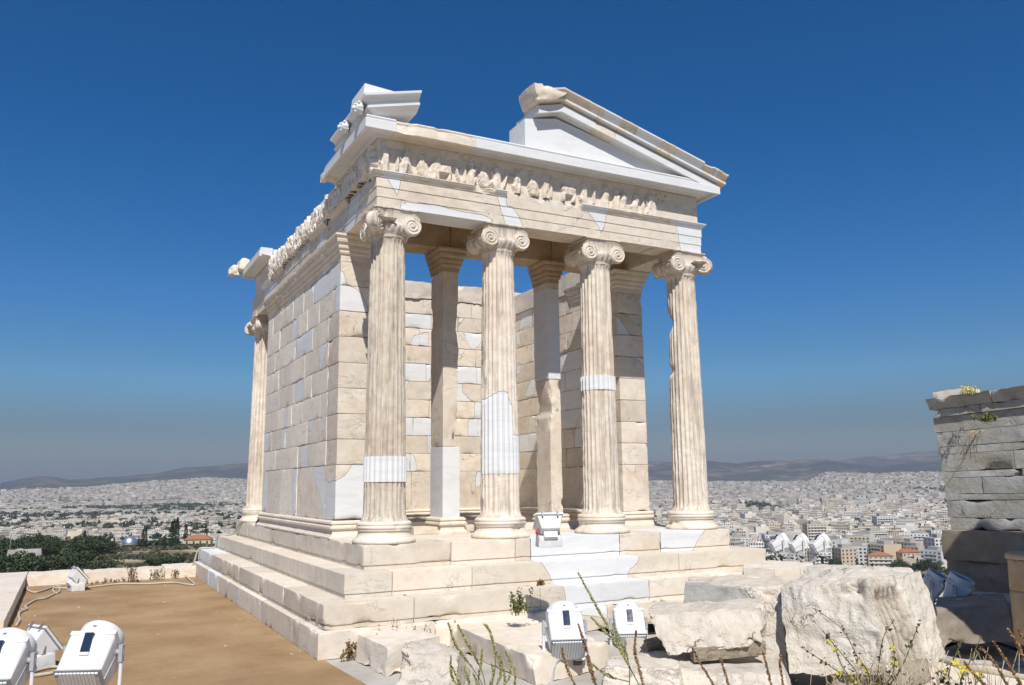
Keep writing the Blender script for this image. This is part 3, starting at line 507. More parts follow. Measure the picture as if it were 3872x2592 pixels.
def capital_mesh(seed, corner=None):
    """Ionic capital, local origin on the column axis, z in temple heights. corner=(sx,sy): the outer corner where the volutes meet"""
    mb = MB()
    an_post = lambda V: V * np.column_stack([np.ones(len(V))] * 3)
    def egg(V):
        a = np.arctan2(V[:, 1], V[:, 0]); r = np.hypot(V[:, 0], V[:, 1]); k = np.exp(-((V[:, 2] - 3.82) / .035) ** 2); s = 1 + .05 * k * np.cos(a * 22); return np.column_stack([V[:, 0] * s, V[:, 1] * s, V[:, 2]])
    lathe(mb, [(.0, 3.70), (.222, 3.70), (.230, 3.718), (.224, 3.735), (.236, 3.752), (.262, 3.79), (.278, 3.825), (.282, 3.85), (.27, 3.875), (.2, 3.88), (0, 3.88)], 120, post=egg, tone=.4)
    hexa(mb, box(-.285, .285, -.272, .272, 4.050, 4.079), d=.06, bev=.006, chip=.03, seed=seed, tone=.5)
    hexa(mb, box(-.24, .24, -.22, .22, 3.90, 4.051), d=.1, tone=.5)
    RV, ZV, XV, YV = .126, 3.866, .232, .238
    def canalis(sx, sy, ax):
        n = 21; m = 7; U = np.linspace(-1, 1, n); V = np.linspace(0, 1, m); A, B = np.meshgrid(U, V, indexing='ij'); top = 4.049 - .075 * np.clip(np.abs(A) - .62, 0, 1) ** 2 * 6; bot = 3.885 + .03 * A ** 2 - .02 * (1 - A ** 2); Z = bot + (top - bot) * B
        rel = .012 * (np.exp(-((B - .06) / .10) ** 2) + np.exp(-((B - .97) / .08) ** 2)) - .010 * np.sin(np.pi * B); X = A * (XV + .105)
        for s in (1,):
            dpt = YV + .004 + rel
            P = np.stack([X, -dpt, Z], -1).reshape(-1, 3) if ax == 'y' else np.stack([-dpt, -X, Z], -1).reshape(-1, 3)
            P[:, :2] *= sy; mb.add(P, gridf(n, m) if True else 0, tone=.5)
            Pb = P.copy(); Pb[:, 1 if ax == 'y' else 0] = 0; # bottom closing strip
            bi = np.arange(n) * m; Vv = np.vstack([P[bi], Pb[bi]]); i = np.arange(n - 1); mb.add(Vv, np.stack([i, i + n, i + n + 1, i + 1], 1), tone=.4)
    def pulv(cx, y0, y1, ax):
        ys = np.linspace(y0, y1, 17); q = np.linspace(-1, 1, 17); rr = RV * (.70 + .28 * q ** 2) + .006 * np.cos(q * 14); prof = np.column_stack([rr, ys])
        M = Matrix(((1, 0, 0, cx), (0, 0, 1, 0), (0, -1, 0, ZV), (0, 0, 0, 1))) if ax == 'y' else Matrix(((0, 0, 1, 0), (1, 0, 0, cx), (0, 1, 0, ZV), (0, 0, 0, 1)))
        lathe(mb, prof, 28, M, tone=.45)
    def disc(p, nrm, s=1):
        ez = Vector(nrm).normalized(); up = Vector((0, 0, 1)); ex = up.cross(ez); spiral_disc(mb, frame(p, ex * s, ez) if True else 0, RV, .035, seed)
    if corner is None:
        for sx in (-1, 1):
            pulv(sx * XV, -YV, YV, 'y'); disc((sx * XV, -YV, ZV), (0, -1, 0)); disc((sx * XV, YV, ZV), (0, 1, 0))
        canalis(1, 1, 'y'); canalis(1, -1, 'y')
    else:
        cx, cy = corner; P0 = np.array([cx * .262, cy * .262])
        # wing volute along the diagonal, carved on both faces
        dg = np.array([cx, cy]) / math.sqrt(2); n1 = np.array([-cy * 1., cx * 1.]) / math.sqrt(2); p = np.array([cx, cy]) * .255
        lathe(mb, [(RV, -.045), (RV * .96, 0), (RV, .045)], 32, frame((p[0], p[1], ZV), (dg[0], dg[1], 0), (n1[0], n1[1], 0)), tone=.5)
        for s in (1, -1): disc((p[0] + n1[0] * s * .045, p[1] + n1[1] * s * .045, ZV), (n1[0] * s, n1[1] * s, 0))
        # the far volutes on each outer face
        pulv(-cx * XV, -YV, YV, 'y'); disc((-cx * XV, cy * YV, ZV), (0, cy, 0)); disc((-cx * XV, -cy * YV, ZV), (0, -cy, 0)) if False else None
        disc((cx * YV, -cy * XV, ZV), (cx, 0, 0)); pulv(-cy * XV, -YV, YV, 'x')
        canalis(1, 1 if cy < 0 else -1, 'y'); canalis(1, 1 if cx < 0 else -1, 'x')
    return mb
def column(ix, x, y, seed, corner=None, pf=None, gouge=None, ring=None):
    e = empty('column', (x, y, 0)); e.parent = temple; e.matrix_parent_inverse = Matrix.Translation((0, 0, -ZT))
    def put(o, local=False): o.parent = e; o.matrix_parent_inverse = Matrix.Identity(4) if local else Matrix.Translation((-x, -y, 0)); return o
    put(shaft_mesh(x, y, seed, pf=pf, gouge=gouge).build('shaft', M_COL))
    if ring:
        k = (sum(ring) / 2 - .26) / 3.47; o = put(shaft_mesh(x, y, seed, z0=ring[0], z1=ring[1], ring=1, proud=.012).build('repair_ring', M_NEW))
    mb = MB()
    def wear(V):
        a = np.arctan2(V[:, 1], V[:, 0]); k = np.clip(fbm(V * 4 + seed * 2.7, 3, seed) * 1.6 - .3, 0, 1) * .05; s = 1 - k * sstep(np.hypot(V[:, 0], V[:, 1]), .25, .3) / .33; return V * np.column_stack([s, s, np.ones(len(V))])
    lathe(mb, BASEP, 64, post=wear, tone=(seed * .61) % 1); put(mb.build('base', M_STEP), True)
    put(capital_mesh(seed, corner).build('capital', M_COL), True)
    return e
CI = .37; CX = [CI + k * (TW - 2 * CI) / 3 for k in range(4)]
COL2 = [(1.64, 1.71), (1.71, 1.78), (1.78, 1.83), (1.86, 1.85), (1.92, 1.83), (1.96, 1.73), (1.985, 1.67), (2.0, 1.29), (2.4, 1.29), (2.4, .80), (1.3, .79), (1.3, 1.27), (1.59, 1.31), (1.64, 1.33)]
def g4(th, z):
    a = math.atan2(.64, -.77); d = np.abs((th - a + np.pi) % (2 * np.pi) - np.pi); return np.exp(-(d / .75) ** 4) * (.075 * np.exp(-((z - 3.03) / .12) ** 2) + .04 * np.exp(-((z - 2.31) / .06) ** 4) + .018 * np.exp(-((z - 2.7) / .5) ** 2))
column(0, CX[0], CI, 3, (-1, -1), ring=(.71, 1.01)); column(1, CX[1], CI, 8, None, pf=patches([COL2], 'y')); column(2, CX[2], CI, 13, None, ring=(1.935, 2.13)); column(3, CX[3], CI, 21, (1, -1), gouge=g4)
column(4, CI, TL - CI, 29, (-1, 1))
# ---- entablature
ARCH = [[(.24, 4.5), (.44, 4.5), (.43, 4.33), (.40, 4.29), (.42, 4.21), (.39, 4.23), (.34, 4.33)], [(.42, 4.21), (.57, 4.18), (.92, 4.2), (1.3, 4.17), (1.64, 4.16), (1.71, 4.11), (1.79, 4.0), (.46, 4.0)], [(1.78, 4.5), (1.93, 4.5), (1.93, 4.33), (2.01, 4.34), (2.13, 4.22), (2.23, 4.0), (1.93, 4.0), (1.92, 4.14), (1.86, 4.24), (1.83, 4.34)], [(3.17, 4.5), (3.55, 4.5), (3.5, 4.23), (3.47, 4.1), (3.43, 4.22), (3.35, 4.32), (3.24, 4.43)], [(4.78, 4.5), (5.4, 4.5), (5.4, 4.0), (4.91, 4.0), (4.84, 4.21), (4.83, 4.31)]]
pfArch = patches(ARCH, 'y'); pfArchL = patches([[(.75, 4.5), (1.15, 4.5), (1.6, 4.06), (.95, 4.06)], [(2.55, 4.5), (2.75, 4.5), (2.9, 4.06), (2.6, 4.06)], [(6.0, 4.6), (6.9, 4.6), (6.9, 4.3), (6.4, 4.06), (5.9, 4.06)]], 'x')
FA = [(-.009, ZA), (-.009, ZA), (-.009, 4.196), (-.011, 4.197), (-.011, 4.199), (-.002, 4.201), (-.002, 4.323), (-.004, 4.324), (-.004, 4.326), (.006, 4.328), (.006, ZT1)]
def pf_arch(P): return np.where(P[:, 1] < .2, np.maximum(pfArch(P), -.3), np.where(P[:, 0] < .2, pfArchL(P), -.3))
XB = .56
mb = MB(); sweep(mb, [(XA, TL - XA), (XA, XA), (TW - XA, XA), (TW - XA, TL - XA)], FA[1:], d=.06, chip=.018, rough=.002, seed=5, patch=pf_arch, tone=.45, capends=False)
for i in range(4): hexa(mb, box(XA + .010 + (0 if i == 0 else 0) + [0, 1.55, 3.1, 4.28][i], [1.675, 3.225, 4.40, TW - XA - .010][i] if True else 0, XA + .010, XB, ZA + .001, 4.46), d=.12, chip=.03, rough=.004, tone=.3, seed=i + 4, patch=pfArch)
for a, b in ((XA + .010, XB), (TW - XB, TW - XA - .010)):
    for i in range(5): hexa(mb, box(a, b, XB + .003 + i * 1.5, min(XB + (i + 1) * 1.5, TL - XA), ZA + .001, 4.46), d=.15, chip=.03, rough=.004, tone=.3, seed=i + 14)
hexa(mb, box(XA, TW - XA, TL - XB, TL - XA, ZA, 4.46), d=.2, tone=.4)
T('architrave', mb, M_OLD)
# crown moulding of the architrave: broken away in places
CROWN = [[(.21, 4.6), (.46, 4.6), (.42, 4.4), (.22, 4.4)], [(1.76, 4.6), (1.93, 4.6), (1.91, 4.4), (1.76, 4.4)], [(3.11, 4.6), (3.57, 4.6), (3.52, 4.4), (3.12, 4.4)], [(4.65, 4.6), (5.5, 4.6), (5.5, 4.4), (4.72, 4.4)]]
pfC = patches(CROWN, 'y'); pfCL = patches([[(6.2, 4.7), (7.0, 4.7), (7.0, 4.3), (6.2, 4.3)]], 'x')
PC = [(.006, 4.452), (.018, 4.457), (.018, 4.470), (.03, 4.478), (.05, 4.500), (.055, 4.515), (.062, 4.518), (.062, 4.53), (.0, 4.531)]
mb = MB()
def seg(x0, x1, chip, seed, patch): sweep(mb, [(x0, XA), (x1, XA)], PC, d=.035, chip=chip, rough=.004 if chip > .02 else 0, seed=seed, patch=patch, tone=.55)
sweep(mb, [(XA, .30), (XA, XA), (.21, XA)], PC, d=.04, chip=.03, seed=3, tone=.5); seg(.212, .455, 0, 1, 1.); seg(.457, 1.755, .085, 11, -1.); seg(1.757, 1.93, 0, 2, 1.); T('architrave_moulding', mb, M_STEP); mb = MB(); seg(3.115, 3.56, 0, 2, 1.); seg(3.562, 4.66, .022, 5, -1.); sweep(mb, [(4.662, XA), (TW - XA, XA), (TW - XA, 1.2)], PC, d=.08, patch=1.)
T('architrave_moulding', mb, M_STEP)
for a, b, ch, pt in ((2.1, 1.3, .03, -1.), (6.95, 6.2, .0, 1.), (3.3, 2.4, .09, -1.), (6.1, 5.2, .09, -1)):
    mb = MB(); sweep(mb, [(XA, a), (XA, b)], PC, d=.045, chip=ch, seed=int(a * 7), patch=pt); T('architrave_moulding', mb, M_STEP)
# ragged broken ledge where the moulding is lost, between 1.93 and 3.11
mb = MB(); hexa(mb, box(1.935, 3.11, XA - .004, XA + .2, 4.40, 4.515), d=.03, chip=.07, rough=.012, rf=9, seed=91, ew=.05, chf=7, tone=.55); T('broken_ledge', mb, M_OLD)
# frieze: reliefs of draped, mostly headless figures
def frieze(name, s0, s1, plane, figs, seed, relief, top=None, d=.012, mat=M_OLD, flip=False, plain=()):
    r = np.random.RandomState(seed); ns = int((s1 - s0) / d); nz = 38; S = np.linspace(s0, s1, ns + 1); Zq = np.linspace(0, 1, nz + 1); A, B = np.meshgrid(S, Zq, indexing='ij'); hgt = ZF - ZC; H = np.zeros_like(A); Pn = np.stack([A, B * hgt, 0 * A], -1).reshape(-1, 3)
    z = B * hgt
    def blob(cx, cz, wx, wz, dep, lean=0., pw=2.):
        dx = (A - cx - lean * (z - cz)) / wx; dz = (z - cz) / wz; q = np.abs(dx) ** (pw + 1.2) + np.abs(dz) ** (pw + 1.2); return dep * np.clip(1 - q, 0, 1) ** .36
    for fx, kind, ln in figs:
        dep = relief * (.85 + .3 * r.rand()); hh = hgt * (.80 + .08 * r.rand())
        if kind == 's':
            wv = .036 + .013 * r.rand(); H = np.maximum(H, blob(fx, hh * .27, wv * 1.15, hh * .34, dep * .9, ln * .6, 3.5)); H = np.maximum(H, blob(fx + ln * .12, hh * .60, wv, hh * .26, dep * 1.05, ln, 3.))
            if r.rand() < .7: H = np.maximum(H, blob(fx + ln * .2, hh * .93, .021, .030, dep * .85))
            if r.rand() < .8: sg = r.choice([-1, 1]); H = np.maximum(H, blob(fx + sg * wv * 1.25, hh * .58, .014, hh * .17, dep * .7, sg * .3))
            if r.rand() < .7: sg = r.choice([-1, 1]); H = np.maximum(H, blob(fx + sg * wv * 1.1, hh * .17, .014, hh * .19, dep * .75, sg * .35))
            H = H * np.where(np.abs(A - fx) < wv * 1.6, 1 + .22 * np.sin((A - fx) / wv * 5.5 + z * 14 * ln + r.rand() * 6), 1)
        elif kind == 'w':
            H = np.maximum(H, blob(fx + .01, hh * .26, .075, hh * .28, dep * .8, -.25, 3.)); H = np.maximum(H, blob(fx - .02, hh * .58, .036, hh * .27, dep, .2, 2.6)); H = np.maximum(H, blob(fx + .045, hh * .36, .020, hh * .3, dep * .9, -.4)); H = np.maximum(H, blob(fx - .005, hh * .9, .020, .028, dep * .8)); H = H * np.where(np.abs(A - fx) < .08, 1 + .2 * np.sin((A - fx) * 130 + z * 40), 1)
        elif kind == 'a':
            H = np.maximum(H, blob(fx, hh * .42, .10, hh * .16, dep, .1, 3.)); H = np.maximum(H, blob(fx - .085, hh * .55, .03, hh * .13, dep * .9, .3)); H = np.maximum(H, blob(fx - .09, hh * .2, .025, hh * .24, dep * .8)); H = np.maximum(H, blob(fx + .08, hh * .2, .03, hh * .24, dep * .7, .2))
        elif kind == 't': H = np.maximum(H, blob(fx, hh * .40, .020, hh * .36, dep * .65, ln, 2.6)); H = np.maximum(H, blob(fx + ln * .15, hh * .82, .017, .024, dep * .5))
        elif kind == 'x':
            a = (r.rand() - .5) * 1.6; H = np.maximum(H, blob(fx, hh * (.35 + .3 * r.rand()), .035 + .02 * r.rand(), hh * .42, dep, a)); H = np.maximum(H, blob(fx + .05 * r.randn(), hh * (.2 + .6 * r.rand()), .05, .05, dep * 1.1)); H = np.maximum(H, blob(fx + .04, hh * .25, .026, hh * .3, dep * .8, -a))
    H = np.minimum(H, relief * .74)
    fold = fbm(np.column_stack([Pn[:, 0] * 45, Pn[:, 1] * 7, 0 * Pn[:, 0] + seed]), 3, seed).reshape(A.shape); H = H * (1 + .26 * fold * (H > .01)) 
    er = fbm(Pn * 16 + seed, 3, seed + 3).reshape(A.shape); H = np.maximum(H + er * .010 * (H > .004), 0) + er * .003
    H = H * sstep(A, s0, s0 + .012) * (1 - sstep(A, s1 - .012, s1))
    ZZ = ZC + B * hgt
    if top is not None: ZZ = np.minimum(ZZ, ZC + hgt * 1 + 0 * ZZ)
    P = np.stack([A, plane - H, ZZ], -1) if not flip else np.stack([plane - H, A, ZZ], -1); P = P.reshape(-1, 3); F = gridf(ns + 1, nz + 1); F = F[:, ::-1] if flip else F
    mb = MB(); mb.add(P, F, tone=.5)
    return mb
XF = .155
FIG = [(.24, 's', 0), (.40, 't', 0), (.48, 's', .25), (.55, 't', -.3), (.74, 'w', 0), (.87, 's', .4), (1.03, 'a', 0), (1.22, 't', -.3), (1.33, 't', 0), (1.42, 's', 0), (1.60, 'w', 0), (1.79, 's', 0), (1.92, 't', .3), (2.11, 's', 0), (2.35, 'w', 0), (2.55, 's', 0), (2.64, 't', 0), (2.92, 'a', 0), (3.17, 's', 0), (3.34, 't', 0), (3.53, 's', .1), (3.72, 's', 0), (3.84, 's', .1), (4.05, 's', .25), (4.2, 't', 0), (4.30, 's', .35), (4.37, 's', -.2)]
mb = frieze('frieze', XF, 4.44, XF, FIG, 7, .085)
hexa(mb, box(4.442, TW - XF, XF + .006, .5, ZC, ZF), d=.2, bev=.002, tone=.15, patch=-1); hexa(mb, box(XF + .002, 4.44, XF + .004, .5, ZC, ZF), d=.5, bev=.001, tone=.5)
for xx in (.9, 1.75, 2.6, 3.1, 3.9): pass
T('frieze', mb, M_OLD)
FL = []; r_ = np.random.RandomState(4); s = .24
while s < 6.25: FL.append((s, 'x' if s > 1.9 else ('s' if r_.rand() < .6 else 'x'), 0)); s += .085 + .06 * r_.rand()
mb = frieze('frieze', XF, 6.30, XF, FL, 9, .125, flip=True, d=.014)
hexa(mb, box(XF + .004, .5, .5, 6.3, ZC, ZF - .002), d=.4, bev=.002, rough=.0, tone=.6); hexa(mb, box(XF + .01, .5, 6.31, TL - XF, ZC, ZF), d=.1, chip=.03, rough=.008, tone=.4, seed=5); hexa(mb, box(.502, TW - XF, TL - .5, TL - XF, ZC, ZF), d=.4, tone=.4)
T('frieze', mb, M_FLANK, label='side frieze with deeply carved tangled figures')
mb = MB(); hexa(mb, box(TW - .5, TW - XF, .502, 3.2, ZC, ZF), d=.3, chip=.03, tone=.4, seed=2); T('frieze', mb, M_OLD, label='plain undecorated side frieze')
mb = MB()
for a, b in ((.132, 1.5), (1.503, 3.0), (3.003, 4.5), (4.503, TL - .14)):
    hexa(mb, box(.14, .5, a, b, 4.462, ZC - .001), d=.3, tone=.4)
hexa(mb, box(.14, TW - .14, .14, .5, 4.462, ZC - .001), d=.3, tone=.4); T('frieze_backing', mb, M_OLD)
# horizontal cornice
def und(o): return [(.0, ZF - .004), (.03, ZF - .004), (.04, ZF + .025), (.06, ZF + .028), (o - .045, ZF + .045), (o - .045, ZF + .006), (o, ZF + .006), (o, ZG - .008), (o - .006, ZG)]
GO = .245; top = [(GO - .028, ZG), (GO - .030, ZG + .006), (GO - .016, ZG + .016), (GO - .010, ZG + .030), (GO - .020, ZG + .046), (GO - .05, ZG + .052), (.0, ZG + .052)]
pfG = lambda P: np.clip(-psdf(P[:, [0, 2]], [(.30, 5.3), (.34, 4.9), (.30, 4.8), (1.45, 4.8), (1.40, 5.02), (1.36, 5.3)]), -.3, .3)
mb = MB(); sweep(mb, [(XA + .02, 1.80), (XA + .02, XA + .02), (.30, XA + .02)], und(GO) + top, d=.1, patch=1.); sweep(mb, [(.302, XA + .02), (1.385, XA + .02)], und(GO) + top, d=.03, chip=.055, rough=.004, seed=13, patch=-1., tone=.75); sweep(mb, [(1.387, XA + .02), (TW - XA - .02, XA + .02), (TW - XA - .02, 2.2)], und(GO) + top, d=.12, patch=1.)
sweep(mb, [(XA + .02, 2.05), (XA + .02, 1.802)], und(GO - .015), d=.04, chip=.05, seed=17, patch=-1., tone=.7)
hexa(mb, box(XA + .03, TW - XA - .03, XA + .03, .62, ZF + .001, ZG + .038), d=.5, patch=1.); hexa(mb, box(XA + .03, .62, .622, 2.04, ZF + .001, ZG + .036), d=.3, patch=1.); hexa(mb, box(TW - .62, TW - XA - .03, .622, 2.2, ZF + .001, ZG + .036), d=.3, patch=1.)
T('cornice', mb, M_OLD); mb = MB(); sweep(mb, [(5.3, TL - XA - .02), (XA + .02, TL - XA - .02), (XA + .02, 6.36)], und(GO) + top, d=.12, patch=1.); hexa(mb, box(XA + .03, .62, 6.363, TL - XA - .03, ZF + .001, ZG + .036), d=.3, patch=1.); hexa(mb, box(.63, 5.2, TL - .6, TL - XA - .03, ZF + .001, ZG + .03), d=.4, patch=1.)
T('cornice', mb, M_NEW if False else M_OLD)
# beams and ceiling over the porch
mb = MB()
for i, (a, b) in enumerate(((.57, 1.74), (1.743, 3.46), (3.463, 4.83))): hexa(mb, box(a, b, 1.54, 1.99, 4.081, 4.84 if i == 2 else 4.47), d=.12, chip=.04, rough=.008, tone=.2 + .3 * i, seed=50 + i)
for i in range(3): hexa(mb, box(.565, 4.83, .58 + i * .32, .58 + i * .32 + .30, 4.49, 4.62), d=.3, tone=.2 * i)
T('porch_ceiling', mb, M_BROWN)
# ---- pediment: tympanum, raking cornice, gutter
AX, AZ = 2.70, 0.
def rk(x): return .268 * (5.62 - x) if x >= AX else .268 * (5.62 - 2 * AX + x)
mb = MB(); x0 = 2.20
def rz(x, base): return base + (rk(x))
zt = lambda x: 5.135 + max(0., rk(x) - .15)
pl = [(x0, 5.14), (5.2, 5.14), (AX, 5.70), (x0, 5.60)]
V = np.array([(x, .06, z) for x, z in pl] + [(x, .52, z) for x, z in pl]); mb.add(V[:4], np.array([[0, 1, 2, 3]]), patch=1.); mb.add(V[4:], np.array([[3, 2, 1, 0]]), patch=1.); mb.add(V[[0, 3, 7, 4]], np.array([[0, 1, 2, 3]]), patch=1.); mb.add(V[[3, 2, 6, 7]], np.array([[0, 1, 2, 3]]), patch=1.); mb.add(V[[2, 1, 5, 6]], np.array([[0, 1, 2, 3]]), patch=1.)
T('tympanum', mb, M_NEW, smooth=False)
def rake(mb, xs, prof, patch, chip=0., rough=0., seed=0, tone=.5, d=.06, zoff=0.):
    """profile (outward -y, height above rake line) swept along the rake through the x stations"""
    prof = np.asarray(prof, float); st = []
    for a, b in zip(xs[:-1], xs[1:]): st += list(np.linspace(a, b, max(2, int(abs(b - a) / d) + 1)))[:-1]
    st = np.array(st + [xs[-1]]); base = np.array([4.965 + zoff + rk(x) for x in st])
    for k in range(len(prof) - 1):
        m = max(1, int(np.linalg.norm(prof[k + 1] - prof[k]) / max(d, .04))); q = np.linspace(0, 1, m + 1); S, Q = np.meshgrid(np.arange(len(st)), q, indexing='ij'); S = S.ravel(); Q = Q.ravel()
        of = prof[k, 0] * (1 - Q) + prof[k + 1, 0] * Q; hh = prof[k, 1] * (1 - Q) + prof[k + 1, 1] * Q; V = np.stack([st[S], .06 - of, base[S] + hh], -1)
        if chip or rough: am = chip * np.clip(fbm(V * 5, 3, seed) * 1.7 - .2, 0, 1) + rough * fbm(V * 10, 3, seed + 3); V = V + np.stack([0 * am, am, -am * .5], -1)
        mb.add(V, gridf(len(st), m + 1), patch=patch, tone=tone)
    for i, s_ in ((0, 1), (-1, -1)):
        V = np.stack([np.full(len(prof), st[i]), .06 - prof[:, 0], base[i] + prof[:, 1]], -1); mb.add(V, [np.array([list(range(len(prof)))[::s_]])], patch=patch, tone=tone)
RC = [(-.5, .0), (.0, .0), (.012, .03), (.02, .033), (.10, .045), (.10, .0), (.15, .0), (.15, .105), (.135, .112), (-.5, .115)]
mb = MB()
for a, b, pt, ch, sd in ((2.34, AX, 1., 0, 1), (AX, 3.26, 1., 0, 1), (3.262, 3.60, -1., .04, 5), (3.602, 5.42, 1., 0, 1)): rake(mb, [a, b], RC, pt, ch, 0, sd, .8)
T('raking_cornice', mb, M_OLD)
FI = [(-.3, .115), (.10, .118), (.10, .135), (.19, .150), (.205, .152), (.205, .182), (-.3, .186)]
SI = [(-.3, .184), (.18, .186), (.172, .20), (.176, .225), (.20, .26), (.235, .285), (.250, .290), (.250, .312), (.235, .316), (-.3, .26)]
seglist = [(2.47, AX, 0), (AX, 3.12, 0), (3.123, 3.36, 0), (3.363, 3.66, 1), (3.663, 3.93, 0), (3.933, 4.36, 1), (4.363, 4.62, 0), (4.623, 5.14, 1), (5.143, 5.36, 0), (5.363, 5.42, 1), (5.423, 5.60, 0)]
mb = MB()
for i, (a, b, nw) in enumerate(((2.36, AX, 0), (AX, 3.05, 0), (3.053, 3.25, 1), (3.253, 3.32, 0), (3.323, 3.62, 1), (3.623, 3.74, 0), (3.743, 4.28, 1), (4.283, 4.52, 0), (4.523, 5.14, 1), (5.143, 5.25, 0), (5.253, 5.42, 1), (5.423, 5.57, 0))): rake(mb, [a, b], FI, 1. if nw else -1., 0 if nw else .02, 0 if nw else .003, i, .7 + .1 * (i % 3))
T('raking_fillet', mb, M_OLD)
for i, (a, b, nw) in enumerate(seglist):
    mb = MB(); rake(mb, [a, b], [(o * (1 if nw else .96), h * (1 if nw else .97)) for o, h in SI] if nw else SI, 1. if nw else -1., 0 if nw else .045, 0 if nw else .005, 30 + i, .2 + .25 * (i % 4), d=.035); T('gutter_block', mb, M_OLD, label='new white gutter block' if nw else 'weathered cream gutter block')
mb = MB(); hexa(mb, [(2.28, -.17, 5.80), (2.58, -.20, 5.86), (2.62, .30, 5.86), (2.28, .30, 5.80), (2.20, -.20, 6.03), (2.76, -.21, 5.985), (2.72, .30, 5.99), (2.22, .30, 6.04)], d=.025, rnd=.2, chip=.06, rough=.016, rf=5, seed=77, ew=.07, tone=.8); T('acroterion_base', mb, M_STEP)
# white right corner block behind the gutter
mb = MB(); hexa(mb, box(5.05, 5.45, .05, .5, 5.15, 5.33), d=.3, bev=.003, patch=1.); T('gutter_block', mb, M_NEW, label='plain new white block behind the gutter end')
# left corner: new block with gutter, raking along the front and level along the side
mb = MB()
FI2 = [(-.25, .09), (.10, .095), (.11, .10), (.215, .165), (.215, .192), (.0, .196)]; SI2 = [(-.02, .19), (.195, .194), (.195, .205), (.20, .24), (.235, .285), (.27, .305), (.272, .335), (.255, .34), (-.2, .36)]
def lr(x): return 5.063 + .262 * (x + .1)
def rake2(prof, xs, patch=1.):
    prof = np.asarray(prof); st = np.linspace(xs[0], xs[1], 14); S, Q = np.meshgrid(np.arange(14), np.arange(len(prof)), indexing='ij')
    for k in range(len(prof) - 1):
        V = []
        for i, x in enumerate(st):
            for q in (k, k + 1):
                xx = x if i else x - prof[q, 0] + .0; V.append((xx if i else XA + .02 - prof[q, 0], XA + .02 - prof[q, 0], lr(x if i else max(XA + .02 - prof[q, 0], -.12)) + prof[q, 1]))
        mb.add(np.array(V), gridf(14, 2), patch=patch)
    V = np.array([(st[-1], XA + .02 - o, lr(st[-1]) + h) for o, h in prof]); mb.add(V, [np.array([list(range(len(prof)))[::-1]])], patch=patch)
XE = .62
rake2(FI2, (-.1, XE)); rake2(SI2, (-.1, XE))
lz = lambda o, h: h + 5.063
def side(prof, y1):
    prof = np.asarray(prof)
    for k in range(len(prof) - 1):
        V = []
        for yy in (None, y1):
            for q in (k, k + 1):
                o, h = prof[q]; x = XA + .02 - o; V.append((x, x if yy is None else y1, 5.063 + .262 * (max(x, -.12) + .1) + h))
        mb.add(np.array(V), np.array([[0, 1, 3, 2]])[:, ::-1], patch=1.)
    V = np.array([(XA + .02 - o, y1, 5.063 + .262 * (max(XA + .02 - o, -.12) + .1) + h) for o, h in prof]); mb.add(V, [np.array([list(range(len(prof)))])], patch=1.)
side(FI2, 1.42); side(SI2, 1.42)
hexa(mb, [(.14, .13, 5.15), (XE - .32, .13, 5.15), (XE - .32, 1.40, 5.15), (.14, 1.40, 5.15), (.14, .13, 5.33), (XE - .32, .13, 5.33), (XE - .32, 1.4, 5.33), (.14, 1.4, 5.33)], d=.4, bev=.003, patch=1.)
V = np.array([(-.10, -.08, 5.40), (XE, -.08, 5.585), (XE, .5, 5.56), (-.10, 1.42, 5.40), (.25, 1.42, 5.42), (-.06, .25, 5.46)]); mb.add(V, [np.array([[0, 1, 2], [0, 2, 5], [5, 2, 4], [5, 4, 3], [0, 5, 3]])], patch=1.)
hexa(mb, [(-.12, -.06, 5.38), (.34, -.06, 5.45), (.44, .5, 5.47), (-.12, .5, 5.38), (-.10, -.04, 5.565), (.33, -.05, 5.53), (.40, .5, 5.53), (-.10, .5, 5.565)], d=.2, bev=.004, patch=1.)
T('corner_gutter', mb, M_NEW, smooth=False)
def lion(y, x=-.085, z=5.285):
    mb = MB(); lathe(mb, [(.0, .10), (.03, .095), (.055, .075), (.075, .045), (.082, .015), (.078, 0.)], 24, frame((x, y, z), (0, -1, 0), (-1, 0, -.05)), post=lambda V: V * np.column_stack([1 + .14 * np.cos(np.arctan2(V[:, 1], V[:, 0]) * 9) * (V[:, 2] < .05)] * 2 + [np.ones(len(V))]), patch=1.)
    for dy, dz, dx, rr in ((.0, -.012, .105, .032), (.032, .03, .085, .016), (-.032, .03, .085, .016), (.058, .05, .055, .02), (-.058, .05, .055, .02), (0, .035, .09, .02), (0, -.05, .085, .022)):
        lathe(mb, [(0, -rr), (rr * .7, -rr * .7), (rr, 0), (rr * .7, rr * .7), (0, rr)], 10, Matrix.Translation((x - dx, y + dy, z + dz)), patch=1.)
    T('lion_head', mb, M_NEW)
lion(.10); lion(.72)
mb = MB(); hexa(mb, [(-.20, 7.95, 5.10), (.05, 7.95, 5.10), (.05, 8.3, 5.10), (-.2, 8.3, 5.10), (-.15, 8.0, 5.34), (.02, 8.0, 5.36), (.02, 8.25, 5.3), (-.15, 8.25, 5.3)], d=.03, rnd=.5, chip=.06, rough=.04, rf=9, seed=3, tone=.6); hexa(mb, [(-.36, 8.1, 5.0), (-.14, 8.1, 5.0), (-.14, 8.3, 5.0), (-.36, 8.3, 5.0), (-.34, 8.12, 5.17), (-.16, 8.12, 5.2), (-.16, 8.28, 5.2), (-.34, 8.28, 5.16)], d=.025, rnd=.5, chip=.06, rough=.05, rf=12, seed=4, tone=.6); T('lion_head', mb, M_STEP, label='worn broken lion head on the far corner')
